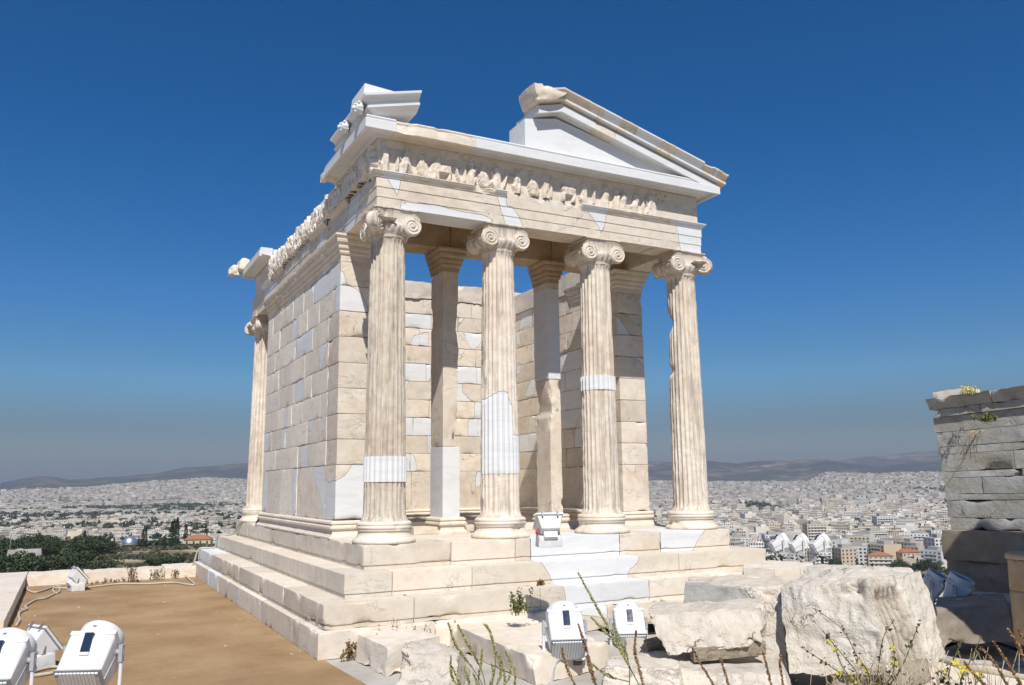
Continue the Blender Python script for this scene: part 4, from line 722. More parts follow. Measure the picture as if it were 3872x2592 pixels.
# ------------------------------------------------------------------ parapet and kerbs on the left
def stone(name, cor, mat, label, cat='stone block', group=None, kind=None, **kw):
    mb = MB(); hexa(mb, cor, **kw); o = mb.build(name, mat); return tag(o, label, cat, group, kind)
GP = 'low parapet blocks along the terrace edge'
stone('kerb_slab', box(-9, -3.57, 2.6, 9.5, ZT - .2, -.87), M_STEP, 'wide pale marble slab with dark shaded side at far left edge', 'stone slab', d=.2, chip=.03, rough=.006, seed=1, tone=.8)
stone('parapet_block', box(-3.55, -2.66, 8.55, 9.3, ZT - .1, -.865), M_STEP, 'parapet block behind the small far floodlight, square edged', 'stone block', GP, d=.08, chip=.04, rough=.02, seed=2, tone=.9)
stone('parapet_block', box(-2.62, -1.25, 8.55, 9.25, ZT - .1, -.875), M_STEP, 'rounded parapet block with brown weeds along its foot', 'stone block', GP, d=.06, chip=.09, rough=.025, seed=5, ew=.06, tone=.7)
stone('parapet_block', box(-1.23, -.45, 8.52, 9.3, ZT - .1, -.85), M_STEP, 'parapet block next to the temple steps, flat topped', 'stone block', GP, d=.06, chip=.05, rough=.02, seed=8, tone=.8)
stone('parapet_block', box(-.43, -.10, 8.90, 9.4, ZT - .1, -.80), M_STEP, 'small rounded stone wedged against the steps behind the parapet', 'stone block', GP, d=.05, chip=.07, rough=.03, seed=9, rnd=.2, ew=.06, tone=.8)

rs = np.random.RandomState(19); mb = MB()
for i in range(80):
    x, y = rs.uniform(-3.5, -.7), rs.uniform(-3.2, 8.4) if rs.rand() < .6 else 0
    if y == 0: x, y = (rs.choice([-3.48, -.72]) + rs.randn() * .12), rs.uniform(-2.5, 8.4)
    if not (-3.54 < x < -.70): continue
    r_p = .004 + .010 * rs.rand() ** 3; q = np.array(box(-1, 1, -1, 1, -.4, .8), float) * r_p * rs.uniform(.6, 1.2, (8, 3)) + [x, y, ZT + .003]
    for f in ((4, 5, 6, 7), (0, 1, 5, 4), (1, 2, 6, 5), (2, 3, 7, 6), (3, 0, 4, 7)): mb.add(q[list(f)], np.array([[0, 1, 2, 3]]), tone=rs.rand())
tag(mb.build('pebbles', M_ROCK), 'tiny pale pebbles scattered on the brown gravel', 'pebbles', kind='stuff')
# ------------------------------------------------------------------ floodlights
def place(o, loc, az, parent=None):
    o.location = loc; o.rotation_euler = (0, 0, -R(az)); return o
def part(mb, name, mat, par, smooth=False):
    o = mb.build(name, mat, None, smooth, attrs=()); o.parent = par; return o
def rot_x(a, p=(0, 0, 0)): return Matrix.Translation(Vector(p)) @ Matrix.Rotation(a, 4, 'X') @ Matrix.Translation(-Vector(p))
def projector(name, label, loc, az, el, s=1., group=None, stem=0.):
    """white enamel floodlight: boxy housing, round hood, dark sensor slot, ribbed rear plate, U yoke. local +Y is the beam; pivot at origin"""
    e = empty(name, loc); e.rotation_euler = (0, 0, -R(az)); e.scale = (s, s, s); tag(e, label, 'floodlight', group)
    M = Matrix.Rotation(R(el), 4, 'X')
    W2, y0, y1 = .162, -.25, .05
    mb = MB(); hs_ = [(-W2 * .92, y0, -.115), (W2 * .92, y0, -.115), (W2, y1, -.165), (-W2, y1, -.165), (-W2 * .96, y0 + .01, .085), (W2 * .96, y0 + .01, .085), (W2, y1, .135), (-W2, y1, .135)]
    hexa(mb, xf(hs_, M), d=.2, e=.012, bev=.010, ew=.012); 
    # front bezel
    hexa(mb, xf([(-W2 - .004, y1 - .012, -.168), (W2 + .004, y1 - .012, -.168), (W2 + .004, y1 + .035, -.168), (-W2 - .004, y1 + .035, -.168), (-W2 - .004, y1 - .012, .139), (W2 + .004, y1 - .012, .139), (W2 + .004, y1 + .035, .139), (-W2 - .004, y1 + .035, .139)], M), d=.3, bev=.006)
    body = part(mb, 'housing', M_PAINT, e, True)
    mb = MB()
    for sx in (-1, 1): cbox(mb, sx * (W2 * .965) - .004, sx * (W2 * .965) + .004, y0 + .02, y1 - .02, -.022, -.014, M)
    cbox(mb, -W2 * .99, W2 * .99, y0 + .004, y0 + .012, -.14, .093, M); part(mb, 'seam', M_PLATE, e)
    mb = MB(); FY = M @ Matrix(((1, 0, 0, 0), (0, 0, 1, 0), (0, -1, 0, 0), (0, 0, 0, 1)))   # lathe z -> +Y
    lathe(mb, [(.0, -.02), (.150, -.02), (.154, .0), (.154, .07), (.157, .075), (.157, .155), (.153, .16), (.146, .16), (.144, .05), (0, .045)], 48, FY @ Matrix.Translation((0, 0, 0))); part(mb, 'hood', M_PAINT, e, True)
    # cowl: half cone rising from the housing top to the hood
    mb = MB(); n = 25; an = np.linspace(R(12), R(168), n); V = []
    for yy, rr in ((-.115, .112), (-.10, .122), (-.02, .153), (.0, .155)):
        V.append(np.column_stack([np.cos(an) * rr * (1.02 if yy < -.05 else 1), np.full(n, yy), np.sin(an) * rr + (.0 if yy > -.05 else -.012)]))
    V = np.concatenate(V); mb.add(xf(V, M), gridf(4, n)[:, ::-1]); V2 = np.vstack([V[:n], [[0, -.115, .05]]]); mb.add(xf(V2, M), [np.array([[i, i + 1, n] for i in range(n - 1)])]); mb.add(xf(V[:n], M), [np.array([list(range(n))])]); part(mb, 'cowl', M_PAINT, e, True)
    mb = MB(); M2 = M @ Matrix.Translation((0, -.048, .138)) @ Matrix.Rotation(R(24), 4, 'X'); cbox(mb, -.030, .030, -.062, .075, -.02, .014, M2); sl_ = part(mb, 'sensor_slot', M_GLASS, e)
    mb = MB(); cbox(mb, -.032, .032, -.082, -.063, -.03, .012, M2); cbox(mb, -.040, .040, -.13, -.083, -.04, -.006, M2); part(mb, 'slot_frame', M_PAINT, e)
    mb = MB(); cbox(mb, -.012, .012, .09, .105, .153, .160, M); part(mb, 'badge', M_STEEL, e)
    # ribbed rear plate
    mb = MB(); n = 12; 
    for i in range(n):
        a = -W2 * .9 + i * (W2 * 1.8) / n; b = a + W2 * 1.8 / n - .004; dz = lambda x: -.118 - .022 * (1 - (x / W2) ** 2)
        c = [(a, y0 - .014, dz(a)), (b, y0 - .014, dz(b)), (b, y0 - .001, dz(b)), (a, y0 - .001, dz(a)), (a, y0 - .014, .078), (b, y0 - .014, .078), (b, y0 - .001, .078), (a, y0 - .001, .078)]
        hexa(mb, xf(c, M), d=.3, bev=.0)
    part(mb, 'rear_plate', M_PAINT, e)
    for sx in (-1, 1):
        for zz in (.065, -.105): mb = MB(); lathe(mb, [(0, -.004), (.010, -.004), (.010, .006), (0, .006)], 10, M @ Matrix.Translation((sx * W2 * .84, y0 - .016, zz)) @ Matrix.Rotation(R(90), 4, 'X')); part(mb, 'screw', M_STEEL, e)
    mb = MB(); lathe(mb, [(0, .0), (.144, .0), (.144, .004), (0, .012)], 40, FY @ Matrix.Translation((0, 0, .13))); part(mb, 'lens', M_GLASS, e, True)
    # yoke
    mb = MB(); X = W2 + .032; 
    pth = [(-X, 0, .02), (-X, 0, -.22), (-X + .012, 0, -.27), (-X + .05, 0, -.30), (X - .05, 0, -.30), (X - .012, 0, -.27), (X, 0, -.22), (X, 0, .02)]
    P = smooth_path(pth, 4); tube(mb, P * [1, 1, 1], .014, 8); part(mb, 'yoke', M_PAINT, e, True)
    for sx in (-1, 1):
        mb = MB(); hexa(mb, box(sx * X - .018, sx * X + .018, -.026, .026, -.07, .055), d=.2, bev=.005); lathe(mb, [(0, -.02), (.02, -.02), (.02, .02), (0, .02)], 14, Matrix.Translation((sx * (X - .02), 0, .0)) @ Matrix.Rotation(R(90), 4, 'Y')); part(mb, 'pivot_block', M_PLATE, e, True)
    if stem:
        mb = MB(); cbox(mb, -.17, .17, -.02, .02, -.345, -.315); cbox(mb, -.025, .025, -.02, .02, -.315 - stem, -.345); 
        for sx in (-.09, .06): cbox(mb, sx, sx + .03, -.014, .014, -.315, -.300)
        part(mb, 'stand', M_RUST, e)
    return e
VAZ = lambda px: az_of(px)
p = at(215, 1493, 6.5); projector('floodlight', 'large white floodlight on a yoke standing nearest on the brown gravel', p, VAZ(205) + 24, 36, .93)
p = at(8, 1513, 6.5); projector('floodlight', 'large white floodlight cut by the left edge, lamp toward the temple', p, VAZ(0) + 25, 36, .93)
e1 = projector('floodlight', 'white floodlight on a brown post before the steps, nearer of the pair', at(1291, 1432, 8.0), VAZ(1291) - 9, 38, stem=.28)
e2 = projector('floodlight', 'white floodlight before the steps, half behind the long rough stone', at(1437, 1424, 9.5), VAZ(1437) - 9, 38, stem=.35)
mb = MB(); pb = at(1292, 1550, 8.0); cbox(mb, -.13, .40, -.03, .03, -.05, .0, Matrix.Translation(pb) @ Matrix.Rotation(-R(VAZ(1291) - 9), 4, 'Z')); 
cbox(mb, -.13, -.07, -.03, .03, -.35, -.05, Matrix.Translation(pb) @ Matrix.Rotation(-R(VAZ(1291) - 9), 4, 'Z')); cbox(mb, .34, .40, -.03, .03, -.35, -.05, Matrix.Translation(pb) @ Matrix.Rotation(-R(VAZ(1291) - 9), 4, 'Z')); tag(mb.build('steel_stand', M_STEEL, smooth=False, attrs=()), 'grey steel frame under the brown floodlight post', 'stand')
G3 = 'three floodlights on the far edge'
for i, (px, py, lb) in enumerate(((1785, 1240, 'leftmost of three white floodlights before the city'), (1830, 1241, 'middle of three white floodlights before the city'), (1878, 1241, 'rightmost of three white floodlights before the city'))):
    projector('floodlight', lb, at(px, py, 15.5), VAZ(px) + 72 - 3 * i, 27, .76, group=G3, stem=.22)
projector('floodlight', 'shaded floodlight by the right wall, left one peeping over the boulder', at(2136, 1334, 12.0), VAZ(2133) + 100, 58, .85)
projector('floodlight', 'shaded floodlight with bluish glass standing before the dark right wall', at(2190, 1345, 11.4), VAZ(2185) + 100, 62, .9)
def square_lamp(label, loc, az, el, s=1., head_off=.0):
    e = empty('square_floodlight', loc); e.rotation_euler = (0, 0, -R(az)); e.scale = (s, s, s); tag(e, label, 'floodlight')
    mb = MB(); hexa(mb, [(-.15, -.10, 0), (.15, -.10, 0), (.15, .12, 0), (-.15, .12, 0), (-.14, -.09, .13), (.14, -.09, .13), (.14, .11, .15), (-.14, .11, .15)], d=.1, bev=.006, chip=.01); part(mb, 'base_block', M_CONC, e, True)
    piv = Vector((0, .02, .24)); M = Matrix.Translation(piv) @ Matrix.Rotation(R(el), 4, 'X')
    mb = MB()
    for sx in (-1, 1):
        tube(mb, [(sx * .115, .0, .13), (sx * .118, .01, .19), (sx * .118, .02, .26)], .012, 6)
    cbox(mb, -.13, .13, -.02, .02, .13, .145); part(mb, 'bracket', M_STEEL, e)
    mb = MB(); hexa(mb, xf([(-.11, -.10, -.09), (.11, -.10, -.09), (.15, .05, -.14), (-.15, .05, -.14), (-.11, -.10, .09), (.11, -.10, .09), (.15, .05, .14), (-.15, .05, .14)], M), d=.2, bev=.006); part(mb, 'housing', M_PAINT, e)
    mb = MB(); hexa(mb, xf(box(-.165, .165, .052, .085, -.155, .155), M), d=.3, bev=.006); part(mb, 'front_frame', M_PAINT, e)
    mb = MB(); hexa(mb, xf(box(-.145, .145, .0855, .092, -.135, .135), M), d=.3, bev=.002); part(mb, 'glass', M_GLASS, e)
    mb = MB(); hexa(mb, xf(box(-.085, .085, -.19, -.101, -.06, .05), M), d=.2, bev=.006); part(mb, 'gear_box', M_PAINT, e)
    mb = MB()
    for sx in (-.09, .09): hexa(mb, xf(box(sx - .012, sx + .012, .02, .098, .156, .170), M), d=.2, bev=.002)
    part(mb, 'clips', M_STEEL, e)
    mb = MB(); lathe(mb, [(0, 0), (.026, 0), (.028, .02), (.02, .03), (0, .032)], 16, Matrix.Translation((-.125, .02, .17)) @ Matrix.Rotation(R(-90), 4, 'Y')); part(mb, 'cable_gland', M_RED, e, True)
    return e
square_lamp('small square white floodlight on a block by the far parapet', atz(172, 1352, ZT), VAZ(172) + 75, 42)
square_lamp('square floodlight with red cable gland beside the nearest large floodlights', atz(82, 1528, ZT), VAZ(82) + 62, 38)
q = at(1256, 1222, 9.15); q[2] = 0.0; square_lamp('square white floodlight on the temple floor between the columns', q, VAZ(1256) - 12, 52, .92)
# ------------------------------------------------------------------ cables
def cable(label, pts, rad, mat, name='cable'): mb = MB(); tube(mb, smooth_path(pts, 8), rad, 8); return tag(mb.build(name, mat, attrs=()), label, 'cable')
z2 = lambda x, y, z=ZT + .018: tuple(atz(x * 968 / 2343 / 1.6533, (2100 + y * 968 / 2343) / 1.6533, z))
cable('long beige cable running from the far floodlight along the parapet up the steps', [z2(500, 300), z2(620, 302), z2(760, 300), z2(920, 282), z2(1100, 262), z2(1350, 262), z2(1580, 250), z2(1700, 266), z2(1780, 266), (-.85, 8.55, ZT + .04), (-.74, 8.6, -.9), (-.70, 8.55, -.76), (-.62, 8.50, -.52), (-.35, 8.45, -.50), (-.31, 8.3, -.26), (-.08, 8.1, -.24), (-.01, 7.6, .0), (.06, 7.0, .012)], .017, M_CABLE)
cable('beige cable winding along the left kerb from the far floodlight', [z2(520, 340), z2(430, 388), z2(330, 408), z2(270, 440), z2(232, 468), z2(245, 492), z2(185, 520), z2(172, 555), z2(180, 595), z2(150, 640)], .017, M_CABLE)
cable('loop of beige cable around the small far floodlight', [z2(250, 290), z2(256, 320), z2(320, 340), z2(420, 315), z2(500, 285), z2(545, 290), z2(545, 330), z2(510, 348), z2(484, 320), z2(500, 285)], .017, M_CABLE)
cable('beige cables lying between the large floodlights', [z2(20, 1215), z2(60, 1150), z2(150, 1122), z2(300, 1105), z2(440, 1085), z2(560, 1065), z2(700, 1100), z2(800, 1200)], .017, M_CABLE)
cable('second beige cable under the nearest floodlight', [z2(180, 1130), z2(280, 1075), z2(400, 1040), z2(500, 1022), z2(560, 1040), z2(640, 1120)], .015, M_CABLE)
c0 = at(1293, 1478, 7.95); cable('grey corrugated conduit hanging below the nearer floodlight', [c0, at(1283, 1500, 7.9), at(1268, 1520, 7.85), at(1262, 1548, 7.8), at(1262, 1580, 7.75)], .022, M_DCABLE, 'conduit')
ZR = ZT - .12
zr = lambda x, y, z=ZR + .03: tuple(atz((2900 + x * .41485) / 1.6533, (1950 + y * .41485) / 1.6533, z))
cable('thick grey cable across the paving right of the boulder', [zr(1500, 1240), zr(1620, 1300), zr(1800, 1338), zr(2050, 1352), zr(2300, 1362), zr(2500, 1366)], .032, M_DCABLE)
cable('thick beige cable lying next to the grey one', [zr(1480, 1250), zr(1600, 1310), zr(1800, 1380), zr(2050, 1430), zr(2300, 1470), zr(2500, 1500)], .030, M_CABLE)
cable('thin dark cable curving over the shaded stones at right', [zr(1640, 1190), zr(1760, 1150), zr(1900, 1145), zr(2080, 1160), zr(2300, 1230), zr(2480, 1300)], .018, M_BLACK)
cable('white cable arching over the shaded stones beside the wall', [at(2238, 1364, 11.0), at(2262, 1372, 11), at(2290, 1390, 10.9), at(2300, 1410, 10.8), at(2312, 1435, 10.7), at(2318, 1470, 10.4)], .03, M_DCABLE)
for k in range(2): x0, x1 = ((1772, 1808), (1822, 1868))[k]; cable(('left', 'right')[k] + ' hanging loop of cable under the three floodlights', [at(x0, 1262, 15.4), at(x0 + 6, 1278, 15.4), at((x0 + x1) / 2, 1288, 15.4), at(x1 - 6, 1282, 15.4), at(x1, 1262, 15.4)], .02, M_DCABLE)
# ------------------------------------------------------------------ loose stones in the right foreground
def hx(front, depth, dist, up=None, df=None):
    """8 corners from the outline of the front face (TL, TR, BR, BL in photo pixels, at a distance each) and a depth vector"""
    ds = [dist] * 4 if np.isscalar(dist) else dist; tl, tr, br, bl = [at(x, y, q) for (x, y), q in zip(front, ds)]; dv = np.array(depth)
    return [bl, br, br + dv, bl + dv, tl, tr, tr + dv, tl + dv]
va = lambda px: np.array([math.sin(R(az_of(px))), math.cos(R(az_of(px))), 0])
rgt = lambda px: np.array([math.cos(R(az_of(px))), -math.sin(R(az_of(px))), 0])
# flat block by the temple corner
P = lambda x, y, z: atz(x, y, z)
def z4(x, y, z): return atz((1300 + x * .34144) / 1.6533, (2100 + y * .34144) / 1.6533, z)
a0 = z4(470, 1345, ZT); a1 = z4(135, 1175, ZT); hA = .245
b0 = z4(1150, 1080, ZT + .02) ; tl = a0 + (0, 0, hA)
dA = a1 - a0; eA = np.array([.62, .22, 0])
stone('marble_block', [a0, a0 + eA, a0 + eA + dA, a1, a0 + (.02, .03, hA), a0 + eA + (0, 0, hA + .02), a0 + eA + dA * .95 + (0, 0, hA + .03), a1 + (.02, 0, hA + .01)], M_STEP, 'flat marble block lying nearest the temple corner', 'stone block', d=.04, chip=.09, rough=.018, seed=3, ew=.05, tone=.75)
stone('stone_fragment', hx([(915, 1500), (1042, 1506), (1052, 1640), (905, 1640)], va(980) * .55 + rgt(980) * .10, [7.5, 7.55, 7.45, 7.35]), M_ROCK, 'jagged stone fragment with dark streaks in front of the flat block', 'stone', d=.028, chip=.18, rough=.06, rf=5, seed=15, ew=.10, rnd=.16, tone=.55)
c0 = z4(2130, 1440, ZT); c1 = z4(1120, 985, ZT); hC = .225; dC = c1 - c0; eC = np.array([.95, .28, 0])
stone('marble_slab', [c0, c0 + eC, c0 + eC + dC, c1, c0 + (-.02, .04, hC), c0 + eC + (0, 0, hC), c0 + eC + dC + (0, 0, hC), c1 + (0, 0, hC + .01)], M_STEP, 'large flat marble slab on the ground before the middle steps', 'stone slab', d=.05, chip=.11, rough=.014, seed=21, ew=.06, tone=.85)
stone('stone_fragment', hx([(1385, 1525), (1560, 1535), (1565, 1640), (1370, 1640)], va(1470) * .5, [7.0, 7.0, 6.95, 6.95]), M_ROCK, 'pale broken stone at the bottom edge below the two floodlights', 'stone', d=.03, chip=.16, rough=.03, rf=5, seed=25, ew=.09, rnd=.12, tone=.9)
stone('stone_fragment', hx([(1432, 1478), (1492, 1484), (1500, 1540), (1428, 1540)], va(1460) * .4, [8.3, 8.2, 8.1, 8.2]), M_ROCK, 'grey stone fragment in the shadow behind the pale bottom stone', 'stone', d=.04, chip=.12, rough=.03, seed=26, ew=.08, rnd=.15, tone=.4)
stone('stone_slab', hx([(1440, 1528), (1800, 1545), (1830, 1660), (1530, 1660)], va(1620) * 1.0 , [7.35, 7.3, 7.1, 7.1]), M_ROCK, 'grey rough slab carrying the timbers under the long stone', 'stone slab', d=.045, chip=.13, rough=.035, rf=4, seed=28, ew=.09, rnd=.10, tone=.5)
for (x0, y0, x1, y1, d0, nm) in ((1586, 1501, 1752, 1483, 7.5, 'near weathered timber under the long rough stone'), (1480, 1480, 1600, 1462, 8.1, 'rear weathered timber in shadow under the long stone')):
    a = at(x0, y0, d0); b = at(x1, y1, d0 + .15); t = (b - a) / np.linalg.norm(b - a); nn = np.array([-t[1], t[0], 0]) * .14; up = np.array([0, 0, .105])
    stone('timber', [a - up * .5, b - up * .5, b - up * .5 + nn, a - up * .5 + nn, a + up * .5, b + up * .5, b + up * .5 + nn, a + up * .5 + nn], M_WOOD, nm, 'timber', d=.05, chip=.02, rough=.006, seed=4, ew=.02)
stone('rough_stone', hx([(1474, 1404), (1742, 1396), (1748, 1468), (1530, 1496)], va(1600) * .52 + rgt(1600) * .05 + np.array([0, 0, .02]), [7.75, 7.75, 7.6, 7.55]), M_ROCK, 'long rough grey stone resting on two timbers', 'stone', d=.026, chip=.13, rough=.05, rf=6, seed=33, ew=.10, rnd=.2, tone=.6)
# carved block with moulding, and its broken rounded right side
mb = MB()
cb = [at(1567, 1420, 9.0), at(1800, 1560, 8.55), at(1800, 1560, 8.55) + va(1680) * .9, at(1567, 1420, 9.0) + va(1680) * .9]
cT = hx([(1567, 1345), (1790, 1345), (1803, 1560), (1560, 1560)], va(1680) * .75 + np.array([0, 0, .03]), [9.0, 8.6, 8.35, 8.75])
def hollow(Pt):
    a = at(1635, 1440, 8.7); d = (Pt - a); u_ = d @ rgt(1680); k = np.exp(-(np.clip(u_ - .12, 0, 9) / .12) ** 2) * np.exp(-((d[:, 2] + .05) / .36) ** 4); vv = d @ va(1680); front = np.exp(-(np.clip(vv, 0, 9) / .12)); return Pt + va(1680)[None] * (k * front * .16)[:, None]
hexa(mb, cT, d=.03, chip=.13, rough=.03, rf=5, seed=41, ew=.10, rnd=.10, tone=.7, post=hollow)
e = mb.build('carved_block', M_ROCK); tag(e, 'broken marble block with a carved moulding behind the long rough stone', 'stone block')
mb = MB(); nrm = -va(1640)
def carv(Pt):
    d = Pt - at(1567, 1370, 8.86); u_ = d @ rgt(1640); z = d[:, 2]; q = d @ nrm; k = np.exp(-(np.clip(.03 - q, 0, 9) / .05))
    g = .012 * np.cos(u_ / .030 * 2 * np.pi) * np.exp(-((z + .065) / .022) ** 2) - .03 * sstep(z, -.04, .10) - .03 * np.exp(-((z + .115) / .02) ** 2); return Pt + nrm[None] * (g * k)[:, None]
hexa(mb, hx([(1566, 1338), (1712, 1350), (1708, 1432), (1562, 1424)], va(1640) * .3, [8.82, 8.66, 8.62, 8.78]), d=.014, chip=.05, rough=.012, seed=43, ew=.05, tone=.3, post=carv)
o = mb.build('carved_moulding', M_GREY); o.parent = e
# big boulder seen on its edge: broad left face, fluted right face, sloping top
B_ = [at(1808, 1535, 8.15), at(2035, 1556, 8.05), at(2172, 1506, 8.9), at(1960, 1490, 9.7), at(1782, 1350, 8.45), at(1985, 1324, 8.15), at(2116, 1302, 9.2), at(1868, 1288, 9.9)]
eR = (B_[2] - B_[1]); eR[2] = 0; eR /= np.linalg.norm(eR); nR = np.array([eR[1], -eR[0], 0]); nR = nR if nR @ va(1960) < 0 else -nR
def grooves(Pt):
    d = Pt - B_[1] * .5 - B_[5] * .5; u_ = d @ eR + .05 * d[:, 2]; q = d @ nR; z = d[:, 2]
    m = sstep(q, -.55, -.35) * sstep(u_, .06, .10) * (1 - sstep(u_, .50, .56)) * sstep(z, -.50, -.40) * (1 - sstep(z, .20 , .32))
    g = m * (.075 - .055 * np.cos(u_ / .085 * 2 * np.pi)); return Pt - nR[None] * g[:, None]
def gstain(Pt):
    d = Pt - B_[1] * .5 - B_[5] * .5; u_ = d @ eR + .05 * d[:, 2]; q = d @ nR; z = d[:, 2]
    return sstep(q, -.80, -.65) * sstep(u_, .06, .10) * (1 - sstep(u_, .50, .58)) * sstep(z, -.50, -.40) * (1 - sstep(z, .22, .36)) * np.clip(.62 - .5 * np.cos(u_ / .085 * 2 * np.pi), .3, 1) * np.clip(.8 + .6 * fbm(Pt * 6, 3, 2), .3, 1)
mb = MB(); hexa(mb, B_, d=.02, chip=.16, rough=.05, rf=2.8, seed=52, ew=.12, rnd=.15, tone=.8, post=grooves, wuf=gstain); tag(mb.build('boulder', M_BOULD, attrs=('patch', 'tone', 'wu')), 'huge pale marble boulder with vertical grooves on its right face', 'boulder')
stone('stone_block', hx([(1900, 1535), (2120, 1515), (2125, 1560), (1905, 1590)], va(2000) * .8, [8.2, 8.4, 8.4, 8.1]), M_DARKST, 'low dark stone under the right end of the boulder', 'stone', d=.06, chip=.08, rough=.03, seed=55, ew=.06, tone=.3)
# stones behind, at the end of the steps
for i, (f4, dd, dp, lb) in enumerate((([(1742, 1297), (1830, 1300), (1835, 1345), (1740, 1345)], 11.2, .9, 'rounded step stone at the far end of the temple steps'), ([(1700, 1300), (1770, 1303), (1775, 1350), (1700, 1350)], 10.4, .6, 'low worn stone before the end of the second step'), ([(1770, 1290), (1812, 1291), (1812, 1320), (1770, 1320)], 14.6, .5, 'small pale block under the left of the three floodlights'), ([(1818, 1294), (1860, 1294), (1860, 1325), (1818, 1325)], 14.6, .5, 'small square block under the middle of the three floodlights'), ([(1866, 1298), (1930, 1300), (1930, 1330), (1866, 1330)], 14.6, .5, 'low block under the right of the three floodlights'))):
    stone('stone_block', hx(f4, va(f4[0][0]) * dp, dd), M_STEP, lb, 'stone block', d=.05, chip=.07, rough=.02, seed=61 + i, ew=.05, rnd=.08, tone=.7)
slab('rubble_ground', [tuple(at(1500, 1568, 6.5)[:2]), (1.2, -3.2), (2.3, -1.5), (2.8, -.4), (6.4, -.4), (7.6, .9), (8.2, 2.0), (9.5, 1.5), (11.5, -2), (11.5, -12), (1.0, -12)], ZR - .03, G_PAVE, .5)
# ------------------------------------------------------------------ right: old grey wall, shaded stones
wr = empty('ruined_wall', at(2200, 1380, 11.8)); tag(wr, 'tall grey ruined stone wall with cornice at the right edge', 'wall')
WX0 = at(2152, 1210, 12.4); WX1 = at(2342, 1203, 12.0); wd = (WX1 - WX0)[:2]; WL = np.linalg.norm(wd); wd = wd / WL; wn_ = np.array([wd[1], -wd[0]])  # outward normal toward the camera side
if wn_ @ (CAM[:2] - WX0[:2]) < 0: wn_ = -wn_
def WP(s, o, z): return np.array([WX0[0] + wd[0] * s + wn_[0] * o, WX0[1] + wd[1] * s + wn_[1] * o, z + s * .045 * (z - WX0[2]) / 1.4])
def wb(mb, s0, s1, o, z0, z1, th=.6, **kw): hexa(mb, [WP(s0, o, z0), WP(s1, o, z0), WP(s1, o - th, z0), WP(s0, o - th, z0), WP(s0, o, z1), WP(s1, o, z1), WP(s1, o - th, z1), WP(s0, o - th, z1)], **kw)
def wput(mb, nm, mat, lab=None):
    o = mb.build(nm, mat); o.parent = wr; o.matrix_parent_inverse = Matrix.Translation(-Vector(wr.location))
    if lab: o['label'] = lab
    return o
zl = WX0[2]; zs_ = [zl + .0]; ztop = at(2140, 957, 12.4)[2]
hs2 = [.20, .30, .10, .28, .11, .30, .13, .26, .27]; sc = (ztop - zl) / sum(hs2); rr_ = np.random.RandomState(8); mb = MB(); z = zl
for k, h in enumerate(hs2):
    z1 = z + h * sc; s = .10 - .07 * k / 9. + .03 * rr_.rand(); first = True
    while s < 3.6:
        L = (.45 + .75 * rr_.rand()) * (1 if h > .15 else 1.3); wb(mb, s, min(s + L - .004, 3.7), .008 * rr_.rand(), z + .0008, z1 - .0008, d=.07, chip=.07 if first else .02, rough=.004, seed=k * 7 + int(s * 10) + 300, ew=.05 if first else .03, tone=rr_.rand()); s += L; first = False
    z = z1
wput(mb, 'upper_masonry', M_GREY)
mb = MB(); s = .05
for k, L in enumerate((.62, .9, .9, .9, .9)):
    wb(mb, s + (.05 if k == 0 else 0), s + L - .004, .05, ztop + .002, ztop + .10, d=.05, chip=.04, rough=.006, seed=400 + k, tone=.3 + .1 * k); s += L
wput(mb, 'frieze_band', M_GREY); mb = MB(); s = .03
for k, L in enumerate((.8, .85, .9, .9, .9)):
    hexa(mb, [WP(s, .06, ztop + .102), WP(s + L - .005, .06, ztop + .102), WP(s + L - .005, -.5, ztop + .102), WP(s, -.5, ztop + .102), WP(s, .15, ztop + .24), WP(s + L - .005, .15, ztop + .24), WP(s + L - .005, -.5, ztop + .24), WP(s, -.5, ztop + .24)], d=.045, chip=.07, rough=.015, seed=420 + k, ew=.04, tone=.5 + .1 * k); s += L
wput(mb, 'cornice', M_GREY)
for a, b, h, lb in ((.06, .50, .10, None), (2.3, 3.4, .09, None)):
    mb = MB(); wb(mb, a, b, .0, ztop + .242, ztop + .24 + h, .4, d=.05, chip=.08, rough=.02, seed=int(a * 9) + 440, ew=.05, tone=.9); wput(mb, 'top_stone', M_STEP)
mb = MB(); z = ZR - .05; hl = [.42, .45, .36]; hsum = sum(hl); zz0 = ZR - .05; k0 = (zl - zz0) / (hsum + .0)
for k, h in enumerate(hl):
    s = .06 + .02 * k; ex = .14 if k < 2 else .22
    while s < 3.7: L = 1.0 + .5 * rr_.rand(); wb(mb, s, s + L - .005, ex - .01 * rr_.rand(), z + .002, z + h * k0 - .003, .8, d=.08, chip=.06, rough=.012, seed=k * 9 + int(s * 7) + 500, tone=rr_.rand()); s += L
    z += h * k0
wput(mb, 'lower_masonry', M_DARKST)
mb = MB(); wb(mb, .35, 3.7, -.3, ZR, ztop, .3, d=.6); wput(mb, 'core', M_DARKST)
